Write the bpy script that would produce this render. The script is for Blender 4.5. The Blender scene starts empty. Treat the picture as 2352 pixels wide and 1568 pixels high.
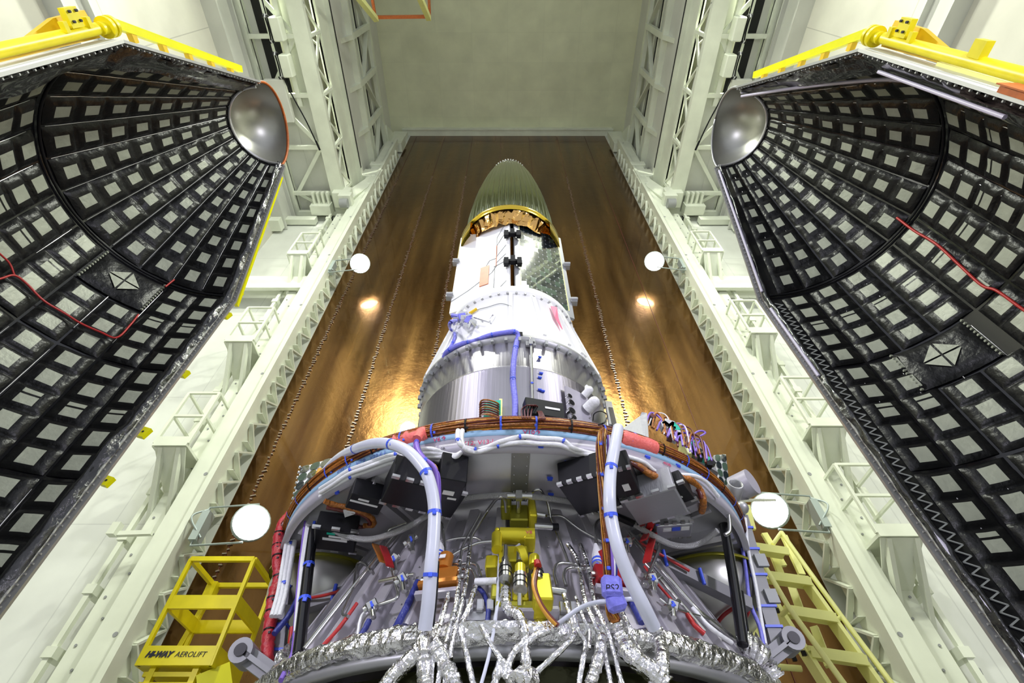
import bpy, math, random
from mathutils import Vector as V, Matrix, noise, Quaternion
random.seed(7)
R=math.radians
ZO=1.6                      # camera height above the hall floor; modelling is done with z measured from the camera
F=1121.0; CX=1166.0; CY=784.0
TH=R(50.42); CT=math.cos(TH); ST=math.sin(TH)
scn=bpy.context.scene
COL=scn.collection
# ---------- materials ----------
MATS={}
def mat(name,col,metal=0.0,rough=0.5,bump=0.0,bscale=30,var=0.0,vscale=3,emit=None,estr=0,trans=0,spec=None,stretch=None,coat=0,bdet=4):
    if name in MATS: return MATS[name]
    m=bpy.data.materials.new(name); m.use_nodes=True; MATS[name]=m
    nt=m.node_tree; b=nt.nodes['Principled BSDF']
    b.inputs['Base Color'].default_value=(*col,1); b.inputs['Metallic'].default_value=metal; b.inputs['Roughness'].default_value=rough
    if trans: b.inputs['Transmission Weight'].default_value=trans
    if coat: b.inputs['Coat Weight'].default_value=coat
    if spec is not None: b.inputs['Specular IOR Level'].default_value=spec
    if emit: b.inputs['Emission Color'].default_value=(*emit,1); b.inputs['Emission Strength'].default_value=estr
    tc=nt.nodes.new('ShaderNodeTexCoord'); src=tc.outputs['Object']
    if stretch:
        mp=nt.nodes.new('ShaderNodeMapping'); mp.inputs['Scale'].default_value=stretch
        nt.links.new(src,mp.inputs['Vector']); src=mp.outputs['Vector']
    if bump:
        n=nt.nodes.new('ShaderNodeTexNoise'); n.inputs['Scale'].default_value=bscale; n.inputs['Detail'].default_value=bdet
        bp=nt.nodes.new('ShaderNodeBump'); bp.inputs['Strength'].default_value=bump; bp.inputs['Distance'].default_value=0.02
        nt.links.new(src,n.inputs['Vector']); nt.links.new(n.outputs['Fac'],bp.inputs['Height']); nt.links.new(bp.outputs['Normal'],b.inputs['Normal'])
    if var:
        n=nt.nodes.new('ShaderNodeTexNoise'); n.inputs['Scale'].default_value=vscale; n.inputs['Detail'].default_value=5
        mr=nt.nodes.new('ShaderNodeMapRange'); mr.inputs['From Min'].default_value=.3; mr.inputs['From Max'].default_value=.7
        mr.inputs['To Min'].default_value=1-var; mr.inputs['To Max'].default_value=1+var*.4
        hs=nt.nodes.new('ShaderNodeHueSaturation'); hs.inputs['Color'].default_value=(*col,1)
        nt.links.new(src,n.inputs['Vector']); nt.links.new(n.outputs['Fac'],mr.inputs['Value']); nt.links.new(mr.outputs['Result'],hs.inputs['Value']); nt.links.new(hs.outputs['Color'],b.inputs['Base Color'])
    return m
def M(n): return MATS[n]
mat('white_steel',(.80,.84,.70),0,.38,var=.10,vscale=1.5)
mat('white_wall',(.66,.68,.60),0,.55,var=.14,vscale=.8,stretch=(1,1,.25))
mat('girt',(.62,.63,.57),0,.5,var=.1,vscale=1)
mat('cream_panel',(.70,.71,.64),0,.5,var=.08,vscale=1)
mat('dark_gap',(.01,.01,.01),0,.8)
mat('black',(.007,.007,.009),0,.4,spec=.25)
mat('arm_grey',(.24,.24,.25),.2,.5,var=.1,vscale=9)
mat('dull_alu',(.34,.34,.36),.5,.5,bump=.15,bscale=25,stretch=(1,8,1))
mat('black_gloss',(.01,.01,.012),0,.16,coat=.4)
mat('grey',(.32,.33,.33),0,.5)
mat('grey_metal',(.42,.42,.43),.6,.45,var=.1,vscale=8)
mat('yellow',(.85,.82,.0),0,.35,var=.06,vscale=6)
mat('lift_yellow',(.80,.68,.005),0,.38,var=.1,vscale=7)
mat('warm_yellow',(.80,.52,.01),0,.4,var=.08,vscale=5)
mat('pale_yellow',(.92,.92,.36),0,.4,var=.06,vscale=6)
mat('orange',(.50,.12,.02),0,.45,var=.2,vscale=20)
mat('red',(.45,.02,.02),0,.4)
mat('red_paint',(.32,.008,.012),0,.35)
mat('pink',(.95,.16,.28),0,.5)
mat('coral',(.85,.16,.14),0,.5,bump=.3,bscale=60)
mat('red_sleeve',(.42,.02,.03),0,.45,bump=.5,bscale=30)
mat('blue',(.05,.11,.75),0,.4)
mat('blue_tape',(.20,.20,.72),0,.45,bump=.3,bscale=50)
mat('navy',(.03,.04,.24),0,.45,bump=.3,bscale=60)
mat('violet',(.22,.12,.55),0,.4)
mat('white',(.85,.85,.85),0,.45)
mat('white_cable',(.80,.80,.82),0,.4,bump=.25,bscale=60)
mat('white_paint',(.88,.88,.87),0,.42)
mat('hose',(.66,.68,.80),0,.28,coat=.3,var=.06,vscale=12)
mat('ring_grey',(.46,.44,.50),.15,.4)
mat('ring_blue',(.30,.50,.70),0,.5)
mat('deck_metal',(.50,.49,.52),.65,.36,var=.12,vscale=3)
mat('cone_metal',(.50,.48,.52),.4,.38,var=.05,vscale=6)
mat('alu',(.52,.50,.53),.92,.30,bump=.10,bscale=3,stretch=(14,14,.35),var=.10,vscale=4)
mat('bare_alu',(.62,.62,.64),.9,.35,bump=.15,bscale=20,stretch=(1,12,1))
mat('steel',(.62,.62,.60),.95,.22)
mat('braid',(.52,.52,.52),.75,.4,bump=.6,bscale=260)
mat('foil',(.80,.79,.80),1.0,.16,bump=.75,bscale=34)
mat('gold_foil',(.85,.50,.16),1.0,.18,bump=.9,bscale=9)
mat('gold_band',(.85,.60,.07),1.0,.16,bump=.15,bscale=6)
mat('brass',(.72,.62,.03),.55,.32,var=.12,vscale=9)
mat('brass_dark',(.36,.34,.03),.55,.4)
mat('amber',(.55,.20,.03),.5,.35)
mat('green',(.0,.45,.30),0,.5)
mat('ink',(.02,.02,.03),0,.7)
mat('ink_red',(.55,.03,.12),0,.7)
mat('ink_blue',(.12,.18,.5),0,.7)
mat('harness_orange',(.42,.14,.015),0,.38,var=.5,vscale=60,bump=.5,bscale=80)
mat('harness_brown',(.12,.02,.015),0,.38)
mat('kapton',(.55,.27,.03),0,.3)
mat('cell',(.012,.018,.02),.0,.10,coat=1)
mat('cell_green',(.06,.10,.07),.3,.15)
mat('dark_skin',(.035,.035,.012),.7,.22,bump=.5,bscale=7)
mat('ribs',(.42,.46,.30),1.0,.07)
mat('panel_grey',(.30,.31,.33),.2,.4)
mat('patch',(.40,.42,.35),.15,.5,bump=.35,bscale=18,var=.12,vscale=5)
mat('blanket',(.006,.006,.007),0,.34,bump=.7,bscale=11,bdet=6,spec=.35)
mat('flap',(.012,.012,.014),0,.14,bump=1.0,bscale=12,coat=.6,bdet=6)
mat('silver_line',(.75,.74,.78),.7,.25)
mat('dome_metal',(.50,.50,.46),.85,.34,var=.08,vscale=4)
mat('fairing_white',(.72,.73,.68),0,.4)
mat('tape_lilac',(.62,.58,.75),0,.4)
mat('sheet_pink',(.52,.40,.36),.6,.22,bump=1.0,bscale=10)
# door, concrete and panelled surfaces
def door_mat():
    m=mat('door_film',(.16,.07,.018),.88,.17,bump=.0,coat=.22)
    nt=m.node_tree; b=nt.nodes['Principled BSDF']; tc=[n for n in nt.nodes if n.type=='TEX_COORD'][0]
    mp=nt.nodes.new('ShaderNodeMapping'); mp.inputs['Scale'].default_value=(1,1,.10); nt.links.new(tc.outputs['Object'],mp.inputs['Vector'])
    n=nt.nodes.new('ShaderNodeTexNoise'); n.inputs['Scale'].default_value=2.2; n.inputs['Detail'].default_value=6; nt.links.new(mp.outputs['Vector'],n.inputs['Vector'])
    cr=nt.nodes.new('ShaderNodeValToRGB'); cr.color_ramp.elements[0].position=.3; cr.color_ramp.elements[0].color=(.085,.034,.007,1)
    cr.color_ramp.elements[1].position=.72; cr.color_ramp.elements[1].color=(.22,.115,.032,1)
    nt.links.new(n.outputs['Fac'],cr.inputs['Fac']); nt.links.new(cr.outputs['Color'],b.inputs['Base Color'])
    n2=nt.nodes.new('ShaderNodeTexNoise'); n2.inputs['Scale'].default_value=1.6; n2.inputs['Detail'].default_value=7; n2.inputs['Roughness'].default_value=.65; nt.links.new(tc.outputs['Object'],n2.inputs['Vector'])
    bp=nt.nodes.new('ShaderNodeBump'); bp.inputs['Strength'].default_value=.35; bp.inputs['Distance'].default_value=.03
    nt.links.new(n2.outputs['Fac'],bp.inputs['Height']); nt.links.new(bp.outputs['Normal'],b.inputs['Normal'])
    mr=nt.nodes.new('ShaderNodeMapRange'); mr.inputs['To Min'].default_value=.12; mr.inputs['To Max'].default_value=.36
    nt.links.new(n.outputs['Fac'],mr.inputs['Value']); nt.links.new(mr.outputs['Result'],b.inputs['Roughness'])
door_mat()
def panel_mat(name,c1,c2,sx,sy,axes,gap=.012,dark=.75,rough=.55):
    m=mat(name,c1,0,rough); nt=m.node_tree; b=nt.nodes['Principled BSDF']; tc=[n for n in nt.nodes if n.type=='TEX_COORD'][0]
    sp=nt.nodes.new('ShaderNodeSeparateXYZ'); cb=nt.nodes.new('ShaderNodeCombineXYZ'); nt.links.new(tc.outputs['Object'],sp.inputs[0])
    nt.links.new(sp.outputs[axes[0]],cb.inputs[0]); nt.links.new(sp.outputs[axes[1]],cb.inputs[1])
    br=nt.nodes.new('ShaderNodeTexBrick'); br.offset=.0; br.inputs['Scale'].default_value=1; br.inputs['Brick Width'].default_value=sx; br.inputs['Row Height'].default_value=sy
    br.inputs['Mortar Size'].default_value=gap; br.inputs['Color1'].default_value=(*c1,1); br.inputs['Color2'].default_value=(*c2,1)
    br.inputs['Mortar'].default_value=(c1[0]*dark,c1[1]*dark,c1[2]*dark,1); nt.links.new(cb.outputs[0],br.inputs['Vector'])
    n=nt.nodes.new('ShaderNodeTexNoise'); n.inputs['Scale'].default_value=.9; n.inputs['Detail'].default_value=6; nt.links.new(tc.outputs['Object'],n.inputs['Vector'])
    mr=nt.nodes.new('ShaderNodeMapRange'); mr.inputs['From Min'].default_value=.3; mr.inputs['From Max'].default_value=.7; mr.inputs['To Min'].default_value=.88; mr.inputs['To Max'].default_value=1.06
    hs=nt.nodes.new('ShaderNodeHueSaturation'); nt.links.new(n.outputs['Fac'],mr.inputs['Value']); nt.links.new(mr.outputs['Result'],hs.inputs['Value']); nt.links.new(br.outputs['Color'],hs.inputs['Color']); nt.links.new(hs.outputs['Color'],b.inputs['Base Color'])
panel_mat('ceiling_panels',(.80,.82,.58),(.75,.77,.54),1.7,1.25,(0,1),.01,.93,.6)
panel_mat('side_panels',(.66,.65,.55),(.63,.62,.53),2.2,4.5,(1,2),.012,.7)
panel_mat('back_panels',(.72,.74,.68),(.70,.72,.65),6,3.1,(0,2),.012,.85)
# ---------- mesh builder ----------
def ns(x): return V(x)
class MB:
    def __init__(s): s.v=[];s.f=[];s.m=[];s.sm=[];s.mi=0;s.smooth=False
    def add(s,vs,fs,smooth=None,mi=None):
        o=len(s.v); s.v+= [V(p) for p in vs]; mi=s.mi if mi is None else mi; sm=s.smooth if smooth is None else smooth
        for f in fs: s.f.append([i+o for i in f]); s.m.append(mi); s.sm.append(sm)
        return s
    def box(s,c,d,rot=None,mi=None,bev=0):
        x,y,z=[q/2 for q in d]; c=V(c)
        if bev:
            b=min(bev,x*.9,y*.9,z*.9); vs=[];
            for sx in(-1,1):
                for sy in(-1,1):
                    for sz in(-1,1):
                        vs+= [V((sx*(x-b),sy*(y-b),sz*z)),V((sx*(x-b),sy*y,sz*(z-b))),V((sx*x,sy*(y-b),sz*(z-b)))]
            import bmesh
            bm=bmesh.new(); [bm.verts.new(p) for p in vs]; bmesh.ops.convex_hull(bm,input=bm.verts); bmesh.ops.dissolve_limit(bm,angle_limit=.01,verts=bm.verts,edges=bm.edges)
            bm.verts.index_update(); vs=[p.co.copy() for p in bm.verts]; fs=[[q.index for q in f.verts] for f in bm.faces]; bm.free()
        else:
            vs=[V((sx*x,sy*y,sz*z)) for sx in(-1,1) for sy in(-1,1) for sz in(-1,1)]
            fs=[(0,1,3,2),(4,6,7,5),(0,4,5,1),(2,3,7,6),(0,2,6,4),(1,5,7,3)]
        if rot is not None: vs=[rot@p for p in vs]
        return s.add([p+c for p in vs],fs,False,mi)
    def bx(s,x0,x1,y0,y1,z0,z1,mi=None):
        return s.box(((x0+x1)/2,(y0+y1)/2,(z0+z1)/2),(abs(x1-x0),abs(y1-y0),abs(z1-z0)),mi=mi)
    def bar(s,a,b,w,h,up=(0,0,1),mi=None):
        a=V(a);b=V(b);d=b-a;L=d.length
        if L<1e-6: return s
        d.normalize(); u=V(up)
        if abs(d.dot(u))>.98: u=V((0,1,0))
        x=d.cross(u).normalized(); z=x.cross(d)
        rot=Matrix((x,d,z)).transposed()
        return s.box((a+b)/2,(w,L,h),rot,mi)
    def tube(s,pts,r,n=8,closed=False,caps=True,mi=None,rf=None,smooth=True):
        pts=[V(p) for p in pts]; N=len(pts)
        if N<2:return s
        T=[]
        for i in range(N):
            a=pts[i-1] if (i>0 or closed) else pts[i]; b=pts[(i+1)%N] if (i<N-1 or closed) else pts[i]
            t=(b-a); T.append(t.normalized() if t.length>1e-9 else V((0,0,1)))
        u=T[0].orthogonal().normalized(); vs=[];fs=[]
        for i in range(N):
            u=(u-T[i]*u.dot(T[i])); u=u.normalized() if u.length>1e-6 else T[i].orthogonal().normalized()
            w=T[i].cross(u); rr=rf(i/(N-1)) if rf else (r[i] if isinstance(r,list) else r)
            for k in range(n):
                a=2*math.pi*k/n; vs.append(pts[i]+(u*math.cos(a)+w*math.sin(a))*rr)
        for i in range(N if closed else N-1):
            for k in range(n):
                j=(i+1)%N; fs.append((i*n+k,i*n+(k+1)%n,j*n+(k+1)%n,j*n+k))
        s.add(vs,fs,smooth,mi)
        if caps and not closed and n>2: s.add(vs[:n],[tuple(range(n))[::-1]],False,mi); s.add(vs[-n:],[tuple(range(n))],False,mi)
        return s
    def cyl(s,a,b,r,n=16,r2=None,mi=None):
        return s.tube([a,b],[r,r if r2 is None else r2],n,mi=mi,smooth=True)
    def lathe(s,prof,c=(0,0,0),n=32,a0=0,a1=2*math.pi,mi=None,smooth=True,rf=None,rot=None):
        full=abs(a1-a0-2*math.pi)<1e-6; na=n if full else n+1; vs=[];fs=[]; c=V(c)
        for k in range(na):
            a=a0+(a1-a0)*k/n
            for j,(r,z) in enumerate(prof):
                rr=rf(r,z,a) if rf else r
                p=V((rr*math.cos(a),rr*math.sin(a),z)); 
                if rot is not None:p=rot@p
                vs.append(p+c)
        P=len(prof)
        for k in range(n):
            k2=(k+1)%na if full else k+1
            for j in range(P-1): fs.append((k*P+j,k2*P+j,k2*P+j+1,k*P+j+1))
        return s.add(vs,fs,smooth,mi)
    def sphere(s,c,r,n=16,sc=(1,1,1),mi=None,rot=None):
        pr=[(max(1e-4,r*math.sin(math.pi*i/(n//2))),-r*math.cos(math.pi*i/(n//2))) for i in range(n//2+1)]
        vs0=len(s.v); s.lathe(pr,(0,0,0),n,mi=mi)
        for i in range(vs0,len(s.v)):
            p=s.v[i]; q=V((p.x*sc[0],p.y*sc[1],p.z*sc[2]))
            if rot is not None:q=rot@q
            s.v[i]=q+V(c)
        return s
    def prism(s,poly,ext,mi=None):
        n=len(poly); e=V(ext); vs=[V(p) for p in poly]+[V(p)+e for p in poly]
        fs=[tuple(range(n))[::-1],tuple(range(n,2*n))]+[(i,(i+1)%n,n+(i+1)%n,n+i) for i in range(n)]
        return s.add(vs,fs,False,mi)
    def quad(s,a,b,c,d,mi=None): return s.add([a,b,c,d],[(0,1,2,3)],False,mi)
    def build(s,name,mats,parent=None,label=None):
        if isinstance(mats,str): mats=[mats]
        me=bpy.data.meshes.new(name)
        if parent is not None: o0=V(parent['_o'])
        else:
            xs=[p.x for p in s.v];ys=[p.y for p in s.v];zs=[p.z for p in s.v]
            o0=V(((min(xs)+max(xs))/2,(min(ys)+max(ys))/2,min(zs)))
        me.from_pydata([p-o0 for p in s.v],[],s.f)
        for k in mats: me.materials.append(M(k))
        me.polygons.foreach_set('material_index',s.m); me.polygons.foreach_set('use_smooth',s.sm); me.update()
        o=bpy.data.objects.new(name,me); COL.objects.link(o)
        if parent is not None: o.parent=parent; o['_o']=tuple(o0)
        else: o.location=o0; o['_o']=tuple(o0)
        if label:o['label']=label
        return o
def split(mb,name,mats,parent,label=None):
    # every separate piece of the builder becomes a part of its own
    N=len(mb.v); par=list(range(N))
    def fd(i):
        while par[i]!=i: par[i]=par[par[i]]; i=par[i]
        return i
    for f in mb.f:
        r=fd(f[0])
        for i in f[1:]: par[fd(i)]=r
    gr={}
    key={}
    for i,p in enumerate(mb.v): key.setdefault((round(p.x,6),round(p.y,6),round(p.z,6)),[]).append(i)
    for l in key.values():
        for i in l[1:]: par[fd(i)]=fd(l[0])
    for k,f in enumerate(mb.f): gr.setdefault(fd(f[0]),[]).append(k)
    for ks in gr.values():
        m=MB(); mp={}
        for k in ks:
            for i in mb.f[k]:
                if i not in mp: mp[i]=len(m.v); m.v.append(mb.v[i])
            m.f.append([mp[i] for i in mb.f[k]]); m.m.append(mb.m[k]); m.sm.append(mb.sm[k])
        m.build(name,mats,parent,label)
def tag(o,label,cat,group=None,kind=None):
    o['label']=label;o['category']=cat
    if group:o['group']=group
    if kind:o['kind']=kind
    return o
def struct(o,label,cat='wall'):
    o['kind']='structure'; o['label']=label; o['category']=cat; return o
def thing(name,label,cat,loc,group=None):
    o=bpy.data.objects.new(name,None); COL.objects.link(o); o.location=loc; o['_o']=tuple(loc); o.empty_display_size=.1
    return tag(o,label,cat,group)
def ray(px,py):
    u=px-CX;v=CY-py
    return V((u,F*CT-v*ST,F*ST+v*CT))
def W(px,py,d):       # point of the view ray at distance d into the hall
    r=ray(px,py); return r*(d/r.y)
def WZ(px,py,z): r=ray(px,py); return r*(z/r.z)
AX=V((.04,3.18,0))
def prof(z):
    if z<.60: return 1.21
    if z<.72: return 1.27
    if z<1.385: return 1.262-(z-.72)*(.31/.68)
    if z<1.49: return 1.42
    if z<2.95: return .775
    if z<3.85: return .80-(z-2.95)*.19/.9
    return .6
def H(px,py,off=0.0,t0=.6):
    r=ray(px,py).normalized(); t=t0
    while t<9:
        p=r*t
        if math.hypot(p.x-AX.x,p.y-AX.y)<=prof(p.z)+off: return p
        if off and 1.385-off<p.z<1.45 and math.hypot(p.x-AX.x,p.y-AX.y)<1.42: return p
        t+=.004
    return r*3
def spline(pts,k=8):
    pts=[V(p) for p in pts]
    if len(pts)<3: return pts
    P=[pts[0]*2-pts[1]]+pts+[pts[-1]*2-pts[-2]]; out=[]
    for i in range(1,len(P)-2):
        a,b,c,d=P[i-1:i+3]
        for j in range(k):
            t=j/k; out.append(.5*((2*b)+(c-a)*t+(2*a-5*b+4*c-d)*t*t+(3*b-a-3*c+d)*t**3))
    out.append(pts[-1]); return out
def bend(pts,r=.03,k=4):     # polyline with rounded corners, as bent metal pipe
    pts=[V(p) for p in pts]; out=[pts[0]]
    for i in range(1,len(pts)-1):
        a,b,c=pts[i-1:i+2]; d1=(a-b);d2=(c-b); q=min(r,d1.length*.45,d2.length*.45)
        p0=b+d1.normalized()*q;p1=b+d2.normalized()*q
        for j in range(k+1):
            t=j/k; out.append(p0*(1-t)**2+b*2*t*(1-t)+p1*t*t)
    out.append(pts[-1]); return out
def text(s,size,loc,xdir,ydir,m,parent,name='lettering',shear=0,bold=0,label=None):
    cu=bpy.data.curves.new('t','FONT'); cu.body=s; cu.size=size; cu.shear=shear; cu.offset=bold; cu.align_x='CENTER'; cu.align_y='CENTER'; cu.extrude=.0006; cu.resolution_u=3
    ob=bpy.data.objects.new('t',cu); COL.objects.link(ob); dg=bpy.context.evaluated_depsgraph_get(); dg.update()
    me=bpy.data.meshes.new_from_object(ob.evaluated_get(dg)); bpy.data.objects.remove(ob)
    x=V(xdir).normalized(); y=V(ydir); y=(y-x*y.dot(x)).normalized(); z=x.cross(y)
    mt=Matrix((x,y,z)).transposed().to_4x4(); mt.translation=V(loc)-V(parent['_o']); me.transform(mt)
    me.materials.clear(); me.materials.append(M(m)); o=bpy.data.objects.new(name,me); COL.objects.link(o); o.parent=parent; o['_o']=parent['_o']
    if label:o['label']=label
    return o
def side(sx): return 'left' if sx<0 else 'right'
# ---------- the hall ----------
fl=struct(MB().bx(-9,9,-7,9,-ZO-.2,-ZO).build('floor','grey'),'grey hall floor','floor')
DW=5.1; DY=8.0; CZ=27.1; SXW=8.25
ce=struct(MB().bx(-9,9,-4.2,8.6,CZ,CZ+.3).build('ceiling','ceiling_panels'),'olive beige panelled ceiling high above','ceiling')
for sx in(-1,1):
    w=MB(); w.bx(sx*DW,sx*(SXW+.6),DY,DY+.5,-ZO,CZ)
    struct(w.build('wall_back_'+side(sx),'back_panels'),'off-white back wall %s of the brown door'%side(sx))
    w=MB(); w.bx(sx*SXW,sx*(SXW+.4),-4.2,DY,-ZO,CZ)
    struct(w.build('wall_'+side(sx),'side_panels'),'cream %s wall behind the fairing half'%side(sx))
    # girts on the side wall
    g=[]
    for i,(z,h,d) in enumerate([(10.5,.75,.22),(15.9,.95,.30)]):
        b=MB(); b.bx(sx*(SXW-d),sx*SXW,-4.2,DY-.01,z,z+h); b.bx(sx*(SXW-d-.12),sx*(SXW-d),-4.2,DY-.01,z,z+.07); b.bx(sx*(SXW-d-.12),sx*(SXW-d),-4.2,DY-.01,z+h-.07,z+h)
        struct(b.build('trim_%d'%(i+1+(sx>0)*2),'girt'),'pale horizontal %s beam along the %s wall'%(['lower','upper'][i],side(sx)),'beam')
    # wall above the girders beside the ceiling
    b=MB(); b.bx(sx*6.15,sx*6.5,-4.2,DY,19.4,CZ)
    struct(b.build('wall_upper_'+side(sx),'cream_panel'),'cream upper wall strip over the %s girder'%side(sx))
struct(MB().bx(-9,9,-4.6,-4.2,22,CZ).build('wall_front','back_panels'),'unseen wall above a front opening added for fill light')  # opening below is added so soft world light enters behind the camera
b=MB(); b.bx(-DW-.4,DW+.4,DY-.28,DY+.1,CZ-.45,CZ); b.bx(-DW-.4,DW+.4,DY-.36,DY-.28,CZ-.5,CZ-.42)
struct(b.build('trim_5','white_steel'),'cream lintel beam above the brown door','beam')
mat('seam_silver',(.40,.33,.27),.9,.3)
# the glossy brown door
d=MB(); d.bx(-DW-.05,DW+.05,DY+.02,DY+.2,-ZO,CZ-.2)
door=struct(d.build('door_1','door_film'),'tall glossy brown film-covered hall door','door')
for i,x in enumerate((-4.76,-3.28,-1.82,-.36,1.10,2.56,4.02)):
    s=MB(); z=-1.5; big=i in(0,1,2,5)
    while z<26:
        L=.085 if big else .2
        if big and z<21:
            w=.02+.035*random.random()*(1 if z<17 else .5)
            s.box((x+random.uniform(-.02,.02),DY+.01,z),(w*2,.03,.022),Matrix.Rotation(random.uniform(-.4,.4),3,'Y'),mi=1)
        z+=L*random.uniform(.8,1.25)
    s.bx(x-.005,x+.005,DY+.01,DY+.03,-1.5,26.5,mi=0)
    s.build('seam',['harness_brown','seam_silver'],door,'puckered silver seam' if big else None)['kind']='stuff'
# ---------- guide columns beside the door ----------
def column(sx):
    g='guide columns beside the brown door'
    t=thing('guide_column','white lattice guide column on the %s edge of the brown door'%side(sx),'column',(sx*5.4,7.5,-ZO))
    X=lambda x:sx*x
    MB().bx(X(5.16),X(5.66),7.36,7.52,-ZO,23.7).bx(X(5.16),X(5.26),7.26,7.36,-ZO,23.7).build('front_channel','white_steel',t)
    MB().bx(X(5.20),X(5.26),7.52,7.80,-ZO,23.7).build('web_plate','white_steel',t)
    zz=-1.0;k=0; br=MB()
    while zz<22.9:
        up=random.uniform(.26,.36)
        a=(X(5.12),7.95,zz); b=(X(5.14),7.50,zz+up); c=(X(5.12),7.95,zz+2*up)
        for p,q in((a,b),(b,c)):
            MB().bar(p,q,.035,.09,up=(1,0,0)).build('lattice_brace','white_steel',t) if zz<16 else br.bar(p,q,.035,.09,up=(1,0,0))
        br.bx(X(5.09),X(5.2),7.6,7.97,zz-.015,zz+.0).cyl((X(5.20),7.7,zz+up),(X(5.19),7.7,zz+up),.05,10)
        zz+=2*up+.02
    split(br,'gusset_plate','white_steel',t)
    s=MB(); 
    z=-1
    while z<23.5: s.bx(X(5.66),X(5.78),7.55,7.6,z,z+.05); z+=random.choice((.45,.9,.3))
    split(s,'rung','white_steel',t)
    h=MB(); z=0
    while z<23.5:
        h.cyl((X(5.38),7.355,z),(X(5.38),7.365,z),.035,10); z+=2.6
    split(h,'bolt_hole','grey',t)
    t2=thing('wall_channel','white bolted channel column outside the %s guide column'%side(sx),'column',(sx*5.95,7.7,-ZO))
    MB().bx(X(5.78),X(6.12),7.62,7.98,-ZO,16.4).build('channel_face','white_steel',t2)
    h=MB(); z=-1
    while z<16:
        h.cyl((X(5.88),7.615,z),(X(5.88),7.605,z),.02,8); h.cyl((X(6.03),7.615,z+.3),(X(6.03),7.605,z+.3),.02,8); z+=.65
    split(h,'bolt','grey',t2)
    t3=thing('rail_pipe','thin white pipe on stub brackets outside the %s channel column'%side(sx),'pipe',(sx*6.35,7.7,-ZO))
    MB().bx(X(6.30),X(6.38),7.62,7.7,-ZO,16.4).build('pipe','white_steel',t3)
    h=MB(); z=-1
    while z<16: h.bx(X(6.26),X(6.42),7.6,7.99,z,z+.14); z+=.85
    split(h,'stub_bracket','white_steel',t3)
column(-1);column(1)
struct(MB().bx(-5.80,-5.64,7.9,7.99,-ZO,16).bx(5.64,5.80,7.9,7.99,-ZO,16).build('trim_6','dark_gap'),'dark slots beside the guide columns','trim')
for sx in(-1,1):
    b=MB(); b.bx(sx*5.66,sx*8.2,7.45,7.85,11.55,11.75); b.bx(sx*5.66,sx*8.2,7.45,7.55,11.35,11.95)
    tag(b.build('cross_beam','white_steel'),'white horizontal cross beam behind the top landing cage, %s side'%side(sx),'beam')
# ---------- small railed landings ----------
def landing(sx,z,h,x0,x1,word):
    t=thing('landing_platform','%s white railed landing platform on the %s column'%(word,side(sx)),'platform',(sx*(x0+x1)/2,7.6,z),'railed landings on the %s column'%side(sx))
    X=lambda x:sx*x; y0=6.95;y1=7.6
    MB().bx(X(x0),X(x1),y0,y1,z-.05,z).bx(X(x0),X(x1),y0-.03,y0,z-.06,z+.14).bx(X(x1)-.02,X(x1)+.02,y0,y1,z-.06,z+.14).build('deck_plate','white_steel',t)
    for zz,n in((z+h,'top_rail'),(z+h*.52,'mid_rail')):
        MB().bar((X(x0),y0,zz),(X(x1),y0,zz),.045,.045).bar((X(x1),y0,zz),(X(x1),y1+.1,zz),.045,.045).bar((X(x0),y0,zz),(X(x0),y1+.1,zz),.045,.045).build(n,'white_steel',t)
    for x in(x0,x1): MB().bar((X(x),y0,z),(X(x),y0,z+h),.05,.05).build('rail_post','white_steel',t)
    MB().prism([(X(x0+.02),y0+.02,z-.06),(X(x1-.02),y0+.02,z-.06),(X(x1-.18),y1+.1,z-.62),(X(x0+.10),y1+.1,z-.62)],(0,.02,0)).build('skirt_plate','white_steel',t)
    for x in(x0+.14,x1-.14): MB().bar((X(x),y0+.05,z-.05),(X(x),y1+.12,z-1.05),.07,.10).build('support_strut','white_steel',t)
for a in((-1,12.35,1.25,5.72,6.28,'highest'),(-1,8.45,1.25,5.70,6.32,'middle'),(-1,5.55,1.25,5.70,6.3,'lowest'),
         (1,12.5,1.2,5.62,6.2,'highest'),(1,8.75,1.25,5.55,6.15,'upper middle'),(1,6.0,1.25,5.6,6.3,'lower middle'),(1,3.85,1.25,5.6,6.3,'lowest')): landing(*a)
b=MB(); b.bar((-5.66,7.3,4.05),(-6.2,7.25,4.0),.07,.07).box((-6.2,7.2,4.05),(.12,.12,.2))
tag(b.build('hook_bracket','white_steel'),'small white bracket arm below the lowest left landing','bracket')
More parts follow.
